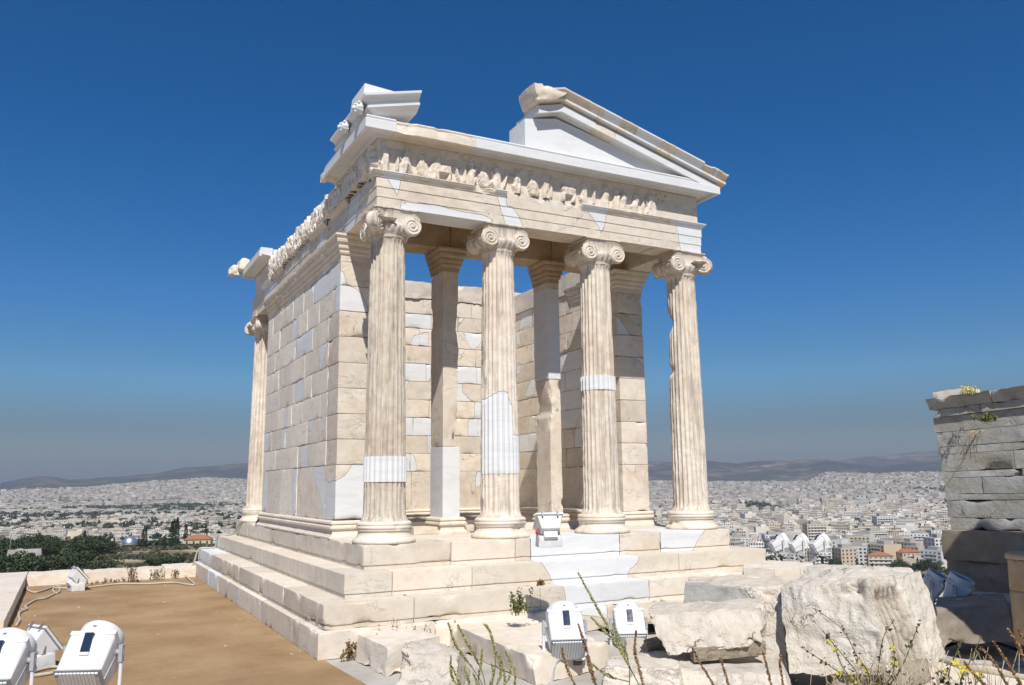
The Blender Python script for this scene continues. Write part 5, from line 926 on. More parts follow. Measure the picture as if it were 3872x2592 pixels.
# unseen wall added out of the picture on the right to throw the shade
WGX, WGY0, WGZ = 4.7, -11.8, 3.0; wg = MB(); z = ZR - .2
while z < WGZ:
    for j in range(4): hexa(wg, box(WGX, WGX + 1.5, WGY0 + j * 1.65, WGY0 + j * 1.65 + 1.647, z, z + .597), d=.3, chip=.05, rough=.01, tone=rr_.rand(), seed=int(z * 5) + j)
    z += .6
tag(wg.build('shade_wall', M_GREY), 'unseen stone wall added beyond the right edge to shade the floodlights', 'wall')
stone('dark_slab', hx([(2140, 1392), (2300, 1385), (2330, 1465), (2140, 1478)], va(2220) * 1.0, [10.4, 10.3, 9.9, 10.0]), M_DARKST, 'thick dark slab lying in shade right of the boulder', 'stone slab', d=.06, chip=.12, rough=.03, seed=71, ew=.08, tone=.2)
stone('stone_slab', hx([(2190, 1372), (2330, 1378), (2340, 1400), (2190, 1392)], va(2250) * .8, 11.0), M_ROCK, 'pale slab with one sunlit corner before the dark wall', 'stone slab', d=.06, chip=.08, rough=.02, seed=72, tone=.8)
cs = empty('column_stump', at(2376, 1400, 9.9)); tag(cs, 'short tan column stump with two drums at the right edge', 'column')
for k, (z0, z1, rr2) in enumerate(((-.30, .20, .235), (.205, .50, .228), (.505, .56, .245))):
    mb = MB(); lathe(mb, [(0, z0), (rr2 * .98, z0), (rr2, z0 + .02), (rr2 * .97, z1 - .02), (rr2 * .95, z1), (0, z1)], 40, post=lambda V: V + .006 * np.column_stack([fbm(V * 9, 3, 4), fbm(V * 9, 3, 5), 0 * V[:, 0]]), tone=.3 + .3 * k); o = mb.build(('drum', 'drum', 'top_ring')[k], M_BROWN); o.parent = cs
# paving stones on the right, lit
rp = np.random.RandomState(3)
for i, (cx, cy, w_, l_) in enumerate(((2200, 1540, 1.1, .9), (2330, 1530, 1.0, 1.0), (2120, 1556, .8, .7))):
    c = atz(cx, cy, ZR); u_ = rgt(2200); v_ = va(2200); k = np.array([0, 0, 1.])
    b = [c - u_ * w_ / 2 - v_ * l_ / 2, c + u_ * w_ / 2 - v_ * l_ / 2, c + u_ * w_ / 2 + v_ * l_ / 2, c - u_ * w_ / 2 + v_ * l_ / 2]
    stone('paving_stone', [q - k * .2 for q in b] + [q + k * .012 for q in b], M_STEP, ('pale paving stone below the cables right of the boulder', 'paving stone at the right edge under the cables', 'small paving stone beside the yellow flowers')[i], 'paving stone', d=.08, chip=.05, rough=.008, seed=80 + i, tone=.6 + .15 * i)
# ------------------------------------------------------------------ plants in front
def leafquads(mb, P, N, size, rs, tone=None, asp=1.):
    """little leaf faces at points P, oriented about N"""
    n = len(P); a = rs.randn(n, 3); a /= np.linalg.norm(a, axis=1, keepdims=True); b = np.cross(a, N if N is not None else rs.randn(n, 3)); b /= np.linalg.norm(b, axis=1, keepdims=True) + 1e-9
    sz = (size * (.6 + .8 * rs.rand(n)))[:, None]; V = np.stack([P - a * sz - b * sz * asp * .3, P - a * sz * .1 - b * sz * asp, P + a * sz + b * sz * asp * .3, P + a * sz * .1 + b * sz * asp], 1).reshape(-1, 3)
    F = np.arange(n * 4).reshape(n, 4); t = rs.rand(n) if tone is None else tone; mb.add(V, F, tone=np.repeat(t, 4))
def spike(mb, pts, r0, rs, bare=.25, dens=900, mi=1):
    """a flower spike: thin stem, dense small florets along the upper part"""
    P = smooth_path(pts, 8); tube(mb, P, np.linspace(.0045, .002, len(P)), 5, mi=0, tone=.5); L = np.linalg.norm(np.diff(P, axis=0), axis=1).sum(); n = int(dens * L * (1 - bare)); t = bare + (1 - bare) * rs.rand(n); i = t * (len(P) - 1); k = np.minimum(i.astype(int), len(P) - 2); f = (i - k)[:, None]; Q = P[k] * (1 - f) + P[k + 1] * f
    rad = r0 * np.sin(np.pi * np.clip((t - bare) / (1 - bare), .02, 1) ** .55 * .93 + .05) ** .6; d = rs.randn(n, 3); d /= np.linalg.norm(d, axis=1, keepdims=True); Q = Q + d * (rad * (.55 + .45 * rs.rand(n)))[:, None]; m2 = MB(); leafquads(m2, Q, d, .0065, rs)
    mb.add(np.concatenate(m2.v), m2.f, tone=np.concatenate(m2.at['tone']), mi=mi)
def plant(name, label, cat, spikes, mats, group=None, seed=0, r0=.012, extra=None):
    rs = np.random.RandomState(seed); mb = MB()
    for s in spikes:
        q = [at(x, y, d) for x, y, d in s[0]]; spike(mb, q, s[1] if len(s) > 1 else r0, rs, s[2] if len(s) > 2 else .25)
    if extra: extra(mb, rs)
    return tag(mb.build(name, mats, attrs=('tone',)), label, cat, group)
GS = 'flower spikes in the foreground'; D1 = 6.3
plant('flower_spike', 'longest green flower spike leaning left before the second floodlight', 'plant', [([(1480, 1600, 6.0), (1432, 1512, 6.05), (1400, 1450, 6.1), (1360, 1380, 6.15), (1322, 1310, 6.2)], .0115, .2)], [L_STEM, L_SPIKE], GS, 1)
plant('flower_spike', 'leafy green spike crossing the left of the second floodlight', 'plant', [([(1440, 1580, 6.3), (1436, 1510, 6.3), (1400, 1462, 6.3), (1352, 1412, 6.3)], .016, .35), ([(1436, 1500, 6.3), (1420, 1470, 6.3), (1405, 1430, 6.3)], .012, .3), ([(1440, 1560, 6.3), (1390, 1545, 6.3), (1345, 1512, 6.3)], .014, .3)], [L_STEM, L_SPIKE], GS, 2)
plant('flower_spike', 'thin reddish spike in front of the nearer post floodlight', 'plant', [([(1372, 1600, 6.1), (1348, 1510, 6.1), (1333, 1460, 6.1), (1322, 1427, 6.1)], .013, .1), ([(1372, 1600, 6.1), (1352, 1540, 6.1), (1340, 1500, 6.1)], .012, .3)], [L_STEM, L_RSPIKE], GS, 3)
plant('flower_spike', 'thin reddish spike in front of the second floodlight', 'plant', [([(1480, 1600, 5.9), (1462, 1530, 5.9), (1452, 1490, 5.9), (1455, 1442, 5.9)], .012, .1)], [L_STEM, L_RSPIKE], GS, 4)
plant('flower_spike', 'reddish spike below the post of the nearer floodlight', 'plant', [([(1330, 1600, 5.9), (1302, 1540, 5.9), (1288, 1500, 5.9), (1286, 1482, 5.9)], .011, .15)], [L_STEM, L_RSPIKE], GS, 5)
sp = [[(1112, 1610), (1100, 1560), (1060, 1500), (1040, 1470), (1025, 1425)], [(1115, 1610), (1105, 1545), (1085, 1500), (1065, 1465), (1047, 1430)], [(1118, 1600), (1132, 1530), (1130, 1480), (1118, 1440), (1107, 1428)], [(1112, 1600), (1140, 1560), (1145, 1520), (1128, 1478)], [(1115, 1600), (1095, 1560), (1100, 1520), (1103, 1486)], [(1118, 1600), (1135, 1570), (1148, 1530), (1143, 1497)], [(1118, 1600), (1160, 1560), (1168, 1520), (1156, 1490)], [(1110, 1600), (1050, 1570), (1032, 1540), (1031, 1500)], [(1112, 1600), (1060, 1580), (1046, 1550), (1030, 1520)], [(1114, 1600), (1080, 1580), (1070, 1550), (1062, 1525)], [(1114, 1600), (1095, 1590), (1090, 1560), (1082, 1540)], [(1116, 1600), (1150, 1585), (1155, 1560), (1152, 1530)], [(1118, 1600), (1170, 1585), (1178, 1555), (1176, 1520)], [(1117, 1600), (1120, 1570), (1128, 1545), (1124, 1515)]]
plant('spike_plant', 'bushy plant of many pale yellow green flower spikes before the flat slab', 'plant', [([(x, y, 6.1) for x, y in s], .0105, .38) for s in sp], [L_STEM, L_SPIKE], None, 6)
for i, (s, lb) in enumerate((([(1650, 1600), (1625, 1555), (1600, 1515), (1584, 1482)], 'brown flower spike before the timber ends of the long stone'), ([(1672, 1600), (1664, 1560), (1652, 1520), (1646, 1505)], 'short brown spike right of the timber ends'), ([(1765, 1600), (1762, 1560), (1752, 1520), (1745, 1492)], 'thin brown spike before the carved block, left of two'), ([(1795, 1600), (1790, 1560), (1784, 1520), (1786, 1500)], 'thin brown spike before the carved block, right of two'))):
    plant('flower_spike', lb, 'plant', [([(x, y, 5.9) for x, y in s], .010, .08)], [L_STEM, L_RSPIKE], GS, 20 + i)
for i, (s, lb) in enumerate((([(2330, 1620), (2300, 1560), (2270, 1510), (2243, 1480)], 'brown spike at lower right leaning left, leftmost of the group'), ([(2355, 1620), (2330, 1560), (2300, 1510), (2272, 1468)], 'long brown spike at lower right, middle of the group'), ([(2372, 1600), (2350, 1530), (2330, 1480), (2306, 1440)], 'tallest brown spike at the lower right corner'), ([(2290, 1620), (2260, 1575), (2225, 1540), (2205, 1512)], 'short brown spike beside the yellow flowers at right'), ([(2390, 1560), (2368, 1510), (2345, 1470), (2328, 1438)], 'brown spike cut by the right edge'))):
    plant('flower_spike', lb, 'plant', [([(x, y, 5.6) for x, y in s], .010, .08)], [L_STEM, L_RSPIKE], GS, 30 + i)
def yellow(label, stems, seed, dist, base, n_leaf=500):
    rs = np.random.RandomState(seed); mb = MB()
    for s in stems:
        P = smooth_path([at(x, y, dist + .15 * rs.randn()) for x, y in s[0]], 6); tube(mb, P, np.linspace(.005, .002, len(P)), 5, mi=0, tone=.6)
        k = rs.randint(0, len(P), 26); leafquads(mb, P[k] + rs.randn(26, 3) * .012, None, .011, rs)
        for t in s[1]:
            c = P[int(t * (len(P) - 1))] + rs.randn(3) * .01
            for q in range(5):
                a = q * 1.2566 + rs.rand(); u_ = rgt(2000) * math.cos(a) + np.array([0, 0, 1]) * math.sin(a); v_ = np.cross(u_, va(2000)); p0 = c + u_ * .003; V = np.array([p0, p0 + u_ * .012 + v_ * .009, p0 + u_ * .022, p0 + u_ * .012 - v_ * .009]) - va(2000) * rs.rand(4)[:, None] * .006; mb.add(V, np.array([[0, 1, 2, 3]]), tone=rs.rand(), mi=1)
    c = at(*base, dist); Q = c + rs.randn(n_leaf, 3) * [.17, .12, .07]; leafquads(mb, Q, None, .014, rs, asp=.45)
    Q = c + rs.randn(n_leaf // 2, 3) * [.26, .14, .08]; m2 = MB(); leafquads(m2, Q, None, .014, rs, asp=.25); mb.add(np.concatenate(m2.v), m2.f, tone=np.concatenate(m2.at['tone']), mi=2)
    for q in range(60):
        p = c + rs.randn(3) * [.28, .12, .03]; tube(mb, [p - [0, 0, .1], p + [rs.randn() * .03, 0, .08], p + [rs.randn() * .09, 0, .17 + .1 * rs.rand()]], .0022, 4, mi=2, tone=rs.rand())
    return tag(mb.build('yellow_flower_bush', [L_BUSH, L_YEL, L_DRY], attrs=('tone',)), label, 'plant')
yellow('straggly bush with small yellow flowers in front of the boulder', [([(1985, 1600), (1960, 1540), (1920, 1490), (1878, 1440)], [.8, .7]), ([(1990, 1600), (1985, 1540), (1960, 1500), (1926, 1440), (1872, 1398)], [.25, .45]), ([(1995, 1600), (1935, 1550), (1870, 1505), (1830, 1480)], [.4]), ([(2000, 1600), (2010, 1520), (2020, 1460), (2042, 1420)], [.15]), ([(1995, 1600), (2040, 1545), (2045, 1495), (2040, 1455)], [.6, .8]), ([(1990, 1600), (1930, 1530), (1905, 1470), (1890, 1455)], [.2, .3]), ([(2010, 1600), (2060, 1530), (2085, 1470), (2100, 1430)], [])], 3, 6.6, (2010, 1585), 380)
yellow('taller bush with larger yellow flowers right of the boulder', [([(2190, 1600), (2200, 1550), (2220, 1510), (2245, 1455)], [.45, .5, .55]), ([(2180, 1600), (2170, 1540), (2185, 1500), (2200, 1465)], [.6]), ([(2170, 1600), (2160, 1560), (2150, 1535)], [.85]), ([(2200, 1600), (2235, 1560), (2240, 1540)], [.8, .95])], 7, 5.9, (2165, 1600), 160)
def tuft(name, label, px, py, dist, n, hgt, spread, mats, seed, cat='plant', leaf=0, up=True):
    rs = np.random.RandomState(seed); mb = MB(); c = at(px, py, dist)
    for i in range(n):
        b = c + np.array([rs.randn() * spread, rs.randn() * spread * .6, 0]); h = hgt * (.4 + .6 * rs.rand()); l = rs.randn(2) * h * .25; P = smooth_path([b, b + [l[0] * .3, l[1] * .3, h * .55], b + [l[0], l[1], h]], 4); tube(mb, P, np.linspace(.0035, .0012, len(P)), 4, tone=rs.rand(), mi=0)
        if leaf: k = rs.randint(len(P) // 4, len(P), leaf); leafquads(mb, P[k] + rs.randn(leaf, 3) * .010, None, .012, rs)
        elif rs.rand() < .6: m2 = MB(); leafquads(m2, P[-1] + rs.randn(8, 3) * [.004, .004, .014], None, .008, rs); mb.add(np.concatenate(m2.v), m2.f, tone=np.concatenate(m2.at['tone']), mi=len(mats) - 1)
    return tag(mb.build(name, mats, attrs=('tone',)), label, cat)
tuft('weed', 'green weed growing on the third step below the columns', 1184, 1408, 9.12, 16, .28, .05, [L_WEED], 2, leaf=30)
tuft('weed', 'yellowish weed at the corner of the flat block and the steps', 800, 1508, 8.9, 16, .17, .05, [L_BRNW], 3, leaf=16)
tuft('dry_grass', 'thin dry grass standing behind the flat block by the steps', 940, 1475, 8.95, 26, .22, .16, [L_DRY, L_RSPIKE], 4)
tuft('weed', 'tiny weed in the joint of the second step', 1238, 1340, 9.3, 8, .06, .03, [L_BRNW], 5, leaf=10)
tuft('weed', 'brown bushy weed against the middle of the parapet', 300, 1330, 17.6, 16, .28, .05, [L_BRNW], 6, leaf=14)
tuft('weed', 'green weed low on the parapet foot', 352, 1327, 17.7, 12, .2, .08, [L_WEED], 7, leaf=16)
tuft('weed', 'brown weed patch along the foot of the rounded parapet block', 250, 1334, 17.7, 22, .07, .3, [L_BRNW], 8, leaf=12)
tuft('weed', 'small brown weed between the last two parapet blocks', 400, 1322, 17.8, 12, .2, .04, [L_BRNW], 9, leaf=10)
tuft('yellow_flower_tuft', 'yellow flowering tuft on top of the grey ruined wall', 2218, 905, 11.8, 40, .11, .07, [L_WEED, L_YEL], 10)
tuft('wall_plant', 'green plant rooted in a crack high on the grey wall', 2255, 965, 10.9, 26, .10, .06, [L_WEED], 12, leaf=14)
rs = np.random.RandomState(5); mb = MB()
for i in range(14):
    x0 = 2240 + rs.randn() * 10; q = [at(x0, 985, 11.1), at(x0 - 18 + rs.randn() * 10, 1005 + rs.rand() * 10, 11.1), at(x0 - 40 + rs.randn() * 16, 1035 + rs.rand() * 30, 11.2)]; tube(mb, smooth_path(q, 5), .0028, 4, tone=rs.rand())
tube(mb, smooth_path([at(2205, 985, 11.15), at(2218, 1000, 11.15), at(2205, 1050, 11.2), at(2188, 1075, 11.3), at(2165, 1110, 11.5)], 6), .0035, 4, tone=.3); tag(mb.build('dry_vine', [L_DRY], attrs=('tone',)), 'dry bare vine hanging down the grey ruined wall', 'plant')
# ------------------------------------------------------------------ trees
def crown_mesh(kind, seed):
    rs = np.random.RandomState(seed); mb = MB()
    if kind == 'cypress':
        n = 900; t = rs.rand(n) ** .8; rad = .085 * np.sin(np.pi * np.clip(t * .86 + .12, 0, 1)) ** .7 + .006; a = rs.rand(n) * 6.283; k = .55 + .5 * rs.rand(n); P = np.column_stack([np.cos(a) * rad * k, np.sin(a) * rad * k, .04 + t * .96]); leafquads(mb, P, None, .022, rs, asp=.6)
    else:
        nc = 13 if kind == 'pine' else 10; cl = []
        for i in range(nc):
            a = rs.rand() * 6.283; rr = (.34 if kind == 'pine' else .30) * math.sqrt(rs.rand()); z = .62 + .20 * rs.randn() * (.6 if kind == 'pine' else .8) - .25 * rr; cl.append((np.array([math.cos(a) * rr, math.sin(a) * rr, np.clip(z, .34, .86)]), .13 + .10 * rs.rand(), rs.rand()))
        for c, r_, tn in cl:
            n = 110; d = rs.randn(n, 3); d /= np.linalg.norm(d, axis=1, keepdims=True); P = c + d * (r_ * (.45 + .6 * rs.rand(n) ** .5))[:, None] * [1, 1, .72]; leafquads(mb, P, None, .036, rs, tone=np.clip(tn * .55 + .45 * rs.rand(n), 0, 1), asp=.7)
    return mb
def trunk_mesh(kind, seed):
    rs = np.random.RandomState(seed); mb = MB(); h = .2 if kind == 'cypress' else .55; tube(mb, smooth_path([(0, 0, -.12), (.012 * rs.randn(), .01, h * .5), (.03 * rs.randn(), .02, h)], 4), np.linspace(.028, .012, 9), 6)
    if kind != 'cypress':
        for i in range(4): a = rs.rand() * 6.283; tube(mb, smooth_path([(0, 0, h * .55), (math.cos(a) * .12, math.sin(a) * .12, h * .9), (math.cos(a) * .26, math.sin(a) * .26, h * 1.15)], 3), np.linspace(.014, .006, 7), 5)
    return mb
TREES = {}
def tree(kind, pos, h, wd=1., label=None, group=None, rs=random.Random(3)):
    v = rs.randrange(5)
    if (kind, v) not in TREES:
        lm = {'pine': L_PINE, 'olive': L_OLIVE, 'cypress': L_CYP}[kind]; TREES[(kind, v)] = (crown_mesh(kind, 100 + v * 7 + len(kind)).build('crown', lm, attrs=('tone',), data_only=True), trunk_mesh(kind, 200 + v).build('trunk', M_BARK, attrs=(), data_only=True))
    e = empty(kind + '_tree', pos); e.scale = (h * wd, h * wd, h); e.rotation_euler = (0, 0, rs.random() * 6.283)
    for nm, me in zip(('crown', 'trunk'), TREES[(kind, v)]): o = bpy.data.objects.new(nm, me); C.objects.link(o); o.parent = e
    return tag(e, label, 'tree', group)
rs = np.random.RandomState(11); TG = {'pine': 'dark pines on the wooded hill at left', 'olive': 'grey green olive trees on the wooded hill at left', 'cypress': 'slim cypresses on the wooded hill at left'}
TLB = {'pine': 'dark green pine among others on the wooded hill beyond the parapet', 'olive': 'grey green olive tree on the scrubby hill beyond the parapet', 'cypress': 'slim dark cypress rising on the hill beyond the parapet'}
def clear(px): return False
cnt = 0
for i in range(2600):
    if cnt >= 215: break
    px = rs.uniform(-60, 520); az = az_of(px); r = 215 + 400 * rs.rand() ** .8; p = gpos(az, r); v = p - CAM; fx = v @ _f; sy = 783.9 - FPX * (v @ _u) / fx
    dens = fbm(np.array([[p[0] / 55., p[1] / 55., 3.]]), 3, 5)[0]
    if dens < (-.05 if px < 260 else .0): continue
    if px < 150 and 255 < r < 330: continue            # pale rock and path
    if 200 < px < 275 and 330 < r < 420: continue       # bare ground in front of the observatory
    if r > 480 and (270 < px < 322 or 415 < px < 490): continue
    kind = 'pine' if (px < 260 and rs.rand() < .8) or rs.rand() < .35 else 'olive'
    h = (rs.uniform(7.5, 12) if kind == 'pine' else rs.uniform(4.5, 7)) * (1. if r > 300 else .8)
    ylim = 1226 + 6 * math.sin(px * .05) if px < 262 else (1262 if 278 < px < 316 or 418 < px < 490 else 1246)
    if (p[2] + h * .95 - CAM[2]) / r > el_of(px, ylim): continue
    if px > 250 and rs.rand() < .35: continue
    tree(kind, p, h, 1.05, TLB[kind], TG[kind]); cnt += 1
for px, py, r, h in ((403, 1253, 520, 17), (391, 1258, 500, 15), (396, 1250, 540, 16), (424, 1246, 540, 13), (326, 1240, 560, 11), (333, 1240, 565, 11), (192, 1250, 480, 11), (470, 1243, 555, 12), (376, 1256, 480, 8), (260, 1252, 470, 8)):
    p = at(px, py, r); p[2] = gpos(az_of(px), r)[2] - .5; tree('cypress', p, h, .95, TLB['cypress'], TG['cypress'])
for i in range(95):
    px = rs.uniform(1640, 2330); az = az_of(px); r = rs.uniform(730, 900); p = gpos(az, r)
    if fbm(np.array([[p[0] / 40., p[1] / 40., 8.]]), 2, 5)[0] < -.1: continue
    k = 'pine' if rs.rand() < .7 else 'cypress'; tree(k, p, rs.uniform(9, 15), 1.2 if k == 'pine' else 1, {'pine': 'round dark tree at the near edge of the city at right', 'cypress': 'slim dark cypress at the near edge of the city at right'}[k], {'pine': 'trees at the near edge of the city', 'cypress': 'cypresses at the near edge of the city'}[k])
def woods(name, label, regions, size, seed, nq=46):
    rs = np.random.RandomState(seed); mb = MB()
    for (px0, px1, r0, r1, n, thr) in regions:
        px = rs.uniform(px0, px1, n); r = np.sqrt(rs.uniform(r0 ** 2, r1 ** 2, n)); az = np.array([az_of(x) for x in px]); x = CAM[0] + np.sin(np.radians(az)) * r; y = CAM[1] + np.cos(np.radians(az)) * r; z = terr(az, r)
        ok = fbm(np.stack([x / 170., y / 170., 0 * x], 1), 3, seed) > thr; 
        for X, Y, Z in zip(x[ok], y[ok], z[ok]):
            s = size * rs.uniform(.6, 1.3); d = rs.randn(nq, 3); d /= np.linalg.norm(d, axis=1, keepdims=True); tn = rs.rand(); leafquads(mb, np.array([X, Y, Z + s * .45]) + d * s * .5 * [1, 1, .85] * (.5 + .5 * rs.rand(nq, 1)), None, s * .2, rs, tone=np.clip(tn * .6 + .4 * rs.rand(nq), 0, 1), asp=.8)
    return tag(mb.build(name, L_PINE, attrs=('tone',)), label, 'woods', kind='stuff')
woods('distant_woods', 'dark tree belts spread through the far flat city', [(-80, 700, 1350, 4000, 3900, .03), (150, 700, 3850, 4350, 900, -.5), (-80, 700, 4300, 6500, 900, .25), (1400, 2360, 900, 5500, 2600, .12), (1450, 2200, 1250, 2900, 1500, .10)], 14, 21, 30)
woods('hill_woods', 'dark continuous wood covering the back of the hill at left', [(-80, 255, 470, 660, 700, -.3), (322, 412, 540, 640, 120, -.2)], 5., 22, 70)
# ------------------------------------------------------------------ observatory, red roofed house, pale rock
rs = np.random.RandomState(91); mb = MB()
for i in range(2600):
    px = rs.uniform(-60, 505); r = 235 + 390 * rs.rand() ** .7; p = gpos(az_of(px), r)
    if fbm(np.array([[p[0] / 26., p[1] / 26., 1.]]), 3, 8)[0] < .02: continue
    if px < 150 and 248 < r < 325 and rs.rand() < .85: continue
    s_ = rs.uniform(.9, 2.6); q = rs.randn(26, 3); q /= np.linalg.norm(q, axis=1, keepdims=True); q[:, 2] = np.abs(q[:, 2]); tn = rs.rand(); leafquads(mb, p + q * s_ * .6 * [1, 1, .75], None, s_ * .22, rs, tone=np.clip(tn * .7 + .3 * rs.rand(26), 0, 1))
tag(mb.build('scrub', L_OLIVE, attrs=('tone',)), 'low grey green scrub dotted over the dry slopes of the hill', 'scrub', kind='stuff')
def bld(name, label, loc, az, cat='building'): e = empty(name, loc); e.rotation_euler = (0, 0, -R(az)); return tag(e, label, cat)
p = at(296, 1253, 575); ob = bld('observatory', 'small observatory with a silver dome on the wooded hill', p, az_of(296))
mb = MB(); lathe(mb, [(0, -6), (4.1, -6), (4.1, 1.9), (4.35, 1.95), (4.35, 2.3), (0, 2.3)], 40); part(mb, 'drum', M_CREAM, ob, True)
mb = MB(); an = np.linspace(0, math.pi / 2, 14); lathe(mb, [(4.4 * math.cos(a), 2.3 + 4.7 * math.sin(a)) for a in an], 48); part(mb, 'dome', M_DOME, ob, True)
for k in range(8):
    mb = MB(); a = k * .785 + .3; M = Matrix.Rotation(a, 4, 'Z'); cbox(mb, 4.05, 4.16, -.45, .45, -.9, 1.2, M); part(mb, 'window', M_WIN, ob)
def gable_house(name, label, loc, az, w_, d_, h_, wallm, roofm, nw=4, nf=2, rh=2.2):
    e = bld(name, label, loc, az); mb = MB(); cbox(mb, -w_ / 2, w_ / 2, -d_ / 2, d_ / 2, -6, h_); part(mb, 'wall', wallm, e)
    mb = MB(); o = .5; b = [(-w_ / 2 - o, -d_ / 2 - o, h_), (w_ / 2 + o, -d_ / 2 - o, h_), (w_ / 2 + o, d_ / 2 + o, h_), (-w_ / 2 - o, d_ / 2 + o, h_), (-w_ / 2 + d_ * .45, 0, h_ + rh), (w_ / 2 - d_ * .45, 0, h_ + rh)]
    mb.add(np.array(b), [np.array([[0, 1, 5, 4], [2, 3, 4, 5], [3, 2, 1, 0]]), np.array([[1, 2, 5], [3, 0, 4]])]); rf = part(mb, 'roof', roofm, e)
    for cx in (-w_ * .25, w_ * .25): mb = MB(); cbox(mb, cx - .35, cx + .35, -.35, .35, h_ + rh * .5, h_ + rh + .6); c = part(mb, 'chimney', wallm, e); c.parent = rf
    wm = None
    for f in range(nf):
        for i in range(nw):
            if wm is None: mb = MB(); cbox(mb, -.5, .5, -.05, .03, -.85, .85); wo_ = part(mb, 'window', M_WIN, e); wm = wo_.data
            else: wo_ = bpy.data.objects.new('window', wm); C.objects.link(wo_); wo_.parent = e
            wo_.location = (-w_ / 2 + (i + .5) * w_ / nw, -d_ / 2 - .03, h_ - 1.7 - f * 3.1)
    for i in range(3):
        wo_ = bpy.data.objects.new('window', wm); C.objects.link(wo_); wo_.parent = e; wo_.location = (w_ / 2 + .03, -d_ / 2 + (i + .5) * d_ / 3, h_ - 1.7); wo_.rotation_euler = (0, 0, R(90))
    return e
p = at(453, 1253, 540); gable_house('stone_house', 'cream stone house with a red tiled roof among cypresses', p, az_of(453) + 8, 15., 11., 5.0, M_CREAM, M_TILE, 4, 1, 2.6)
p = at(55, 1281, 262); mb = MB(); hexa(mb, [p + rgt(55) * a + va(55) * b + np.array([0, 0, z]) for z, s in ((-1.5, 1.), (2.6, .9)) for a, b in ((-4.2 * s, -1.5), (4.2 * s, -1.5), (4.2 * s, 3.), (-4.2 * s, 3.))], d=.4, chip=.9, rough=.35, rf=.6, ew=.9, chf=.6, tone=.3, rnd=.12); tag(mb.build('hill_rock', M_GREY), 'large grey rock outcrop on the pale path at far left', 'rock')
def gpatch(name, cx, cy, r, pts, mat):
    c = gpos(az_of(cx), r); V = []
    for px, dr in pts: q = gpos(az_of(px), r + dr); V.append(q + [0, 0, .9])
    return V
def path_strip(name, pairs, mat):
    mb = MB(); V = []
    for px, r in pairs:
        pass
    return mb
A__, RR__ = np.meshgrid(np.linspace(-40, 175, 30), np.linspace(225, 320, 14), indexing='ij'); mk = fbm(np.stack([A__.ravel() / 45, RR__.ravel() / 30, 0 * A__.ravel()], 1), 3, 4).reshape(A__.shape)
V = np.array([gpos(az_of(a), r) + [0, 0, .55 + .9 * m] for a, r, m in zip(A__.ravel(), RR__.ravel(), mk.ravel())]); mb = MB(); mb.add(V, gridf(30, 14)[:, ::-1]); tag(mb.build('path', M_STEP), kind='structure')
p = at(22, 1265, 300); mb = MB(); tube(mb, [p - [0, 0, 3], p + [0, 0, 8.2]], .11, 6); o = mb.build('utility_pole', M_STEEL, attrs=()); tag(o, 'thin grey utility pole above the trees at far left', 'pole'); mb = MB()
for zz in (6.6, 5.4): cbox(mb, -.6, .6, -.06, .06, zz, zz + .1, Matrix.Translation(p))
q = mb.build('cross_arm', M_STEEL, smooth=False, attrs=()); q.parent = o
p = at(263, 1264, 430); mb = MB(); cbox(mb, -.35, .35, -.35, .35, -3, 4.0, Matrix.Translation(p)); cbox(mb, -.5, .5, -.5, .5, 4.002, 4.35, Matrix.Translation(p)); tag(mb.build('monument_pillar', M_PIPE, smooth=False, attrs=()), 'reddish brown pillar on bare ground before the observatory', 'pillar')
# ------------------------------------------------------------------ city
def city_box(mb, c, w_, d_, h_, az, tone, pent=True):
    a = math.radians(az); ex = np.array([math.cos(a), -math.sin(a), 0]); ey = np.array([math.sin(a), math.cos(a), 0]); ez = np.array([0, 0, 1.])
    def bx(o, w_, d_, z0, z1):
        K = [o + ex * sx * w_ / 2 + ey * sy * d_ / 2 for sx, sy in ((-1, -1), (1, -1), (1, 1), (-1, 1))]
        for i in range(4):
            j = (i + 1) % 4; L = w_ if i % 2 == 0 else d_; mb.add(np.array([K[i] + ez * z0, K[j] + ez * z0, K[j] + ez * z1, K[i] + ez * z1]), np.array([[0, 1, 2, 3]]), tone=tone, wu=[0, L, L, 0], wv=[max(z0, 0), max(z0, 0), z1, z1])
        mb.add(np.array([k + ez * z1 for k in K]), np.array([[0, 1, 2, 3]]), tone=tone, wv=-1.)
    bx(c, w_, d_, -4, h_)
    if pent: bx(c + ex * w_ * .15 + ey * d_ * .1, w_ * .4, d_ * .45, h_, h_ + 2.9)
def visible_px(px): return (px < 575) or (1470 < px < 2165) or px > 2170
rs = np.random.RandomState(77); cells = []
r = 640.
while r < 8300:
    st = 22. * (1 + r / 8500.); da = math.degrees(st / r)
    for az in np.arange(-9, 62, da):
        a2 = az + (rs.rand() - .5) * da * .5; r2 = r + (rs.rand() - .5) * st * .5; cells.append((a2, r2, st))
    r += st
cells = np.array(cells); az, rr, st = cells.T; zz = terr(az, rr); X = CAM[0] + np.sin(np.radians(az)) * rr; Y = CAM[1] + np.cos(np.radians(az)) * rr
el = (zz - CAM[2]) / rr; ctop = np.interp(az, CA_, CE_); nz1 = fbm(np.stack([X / 260., Y / 260., 0 * X], 1), 3, 31); nz2 = fbm(np.stack([X / 700., Y / 700., 0 * X], 1), 3, 33); left = az < 17
keep = (el < ctop + .0016 * nz1) & (rr > np.where(left, 1250, 800)) & (rs.rand(len(az)) < .93) & ~((nz2 > .34) & (rr > 1500) & (nz1 > -.2))
ind = left & (rr < 4000); keep &= ~(ind & (rs.rand(len(az)) > .50 - .35 * nz1)) & ~(left & (rr > 3850) & (rr < 4350) & (az > az_of(150)) & (nz1 < .3))
az, rr, st, zz, X, Y, ind = [q[keep] for q in (az, rr, st, zz, X, Y, ind)]; n = len(az)
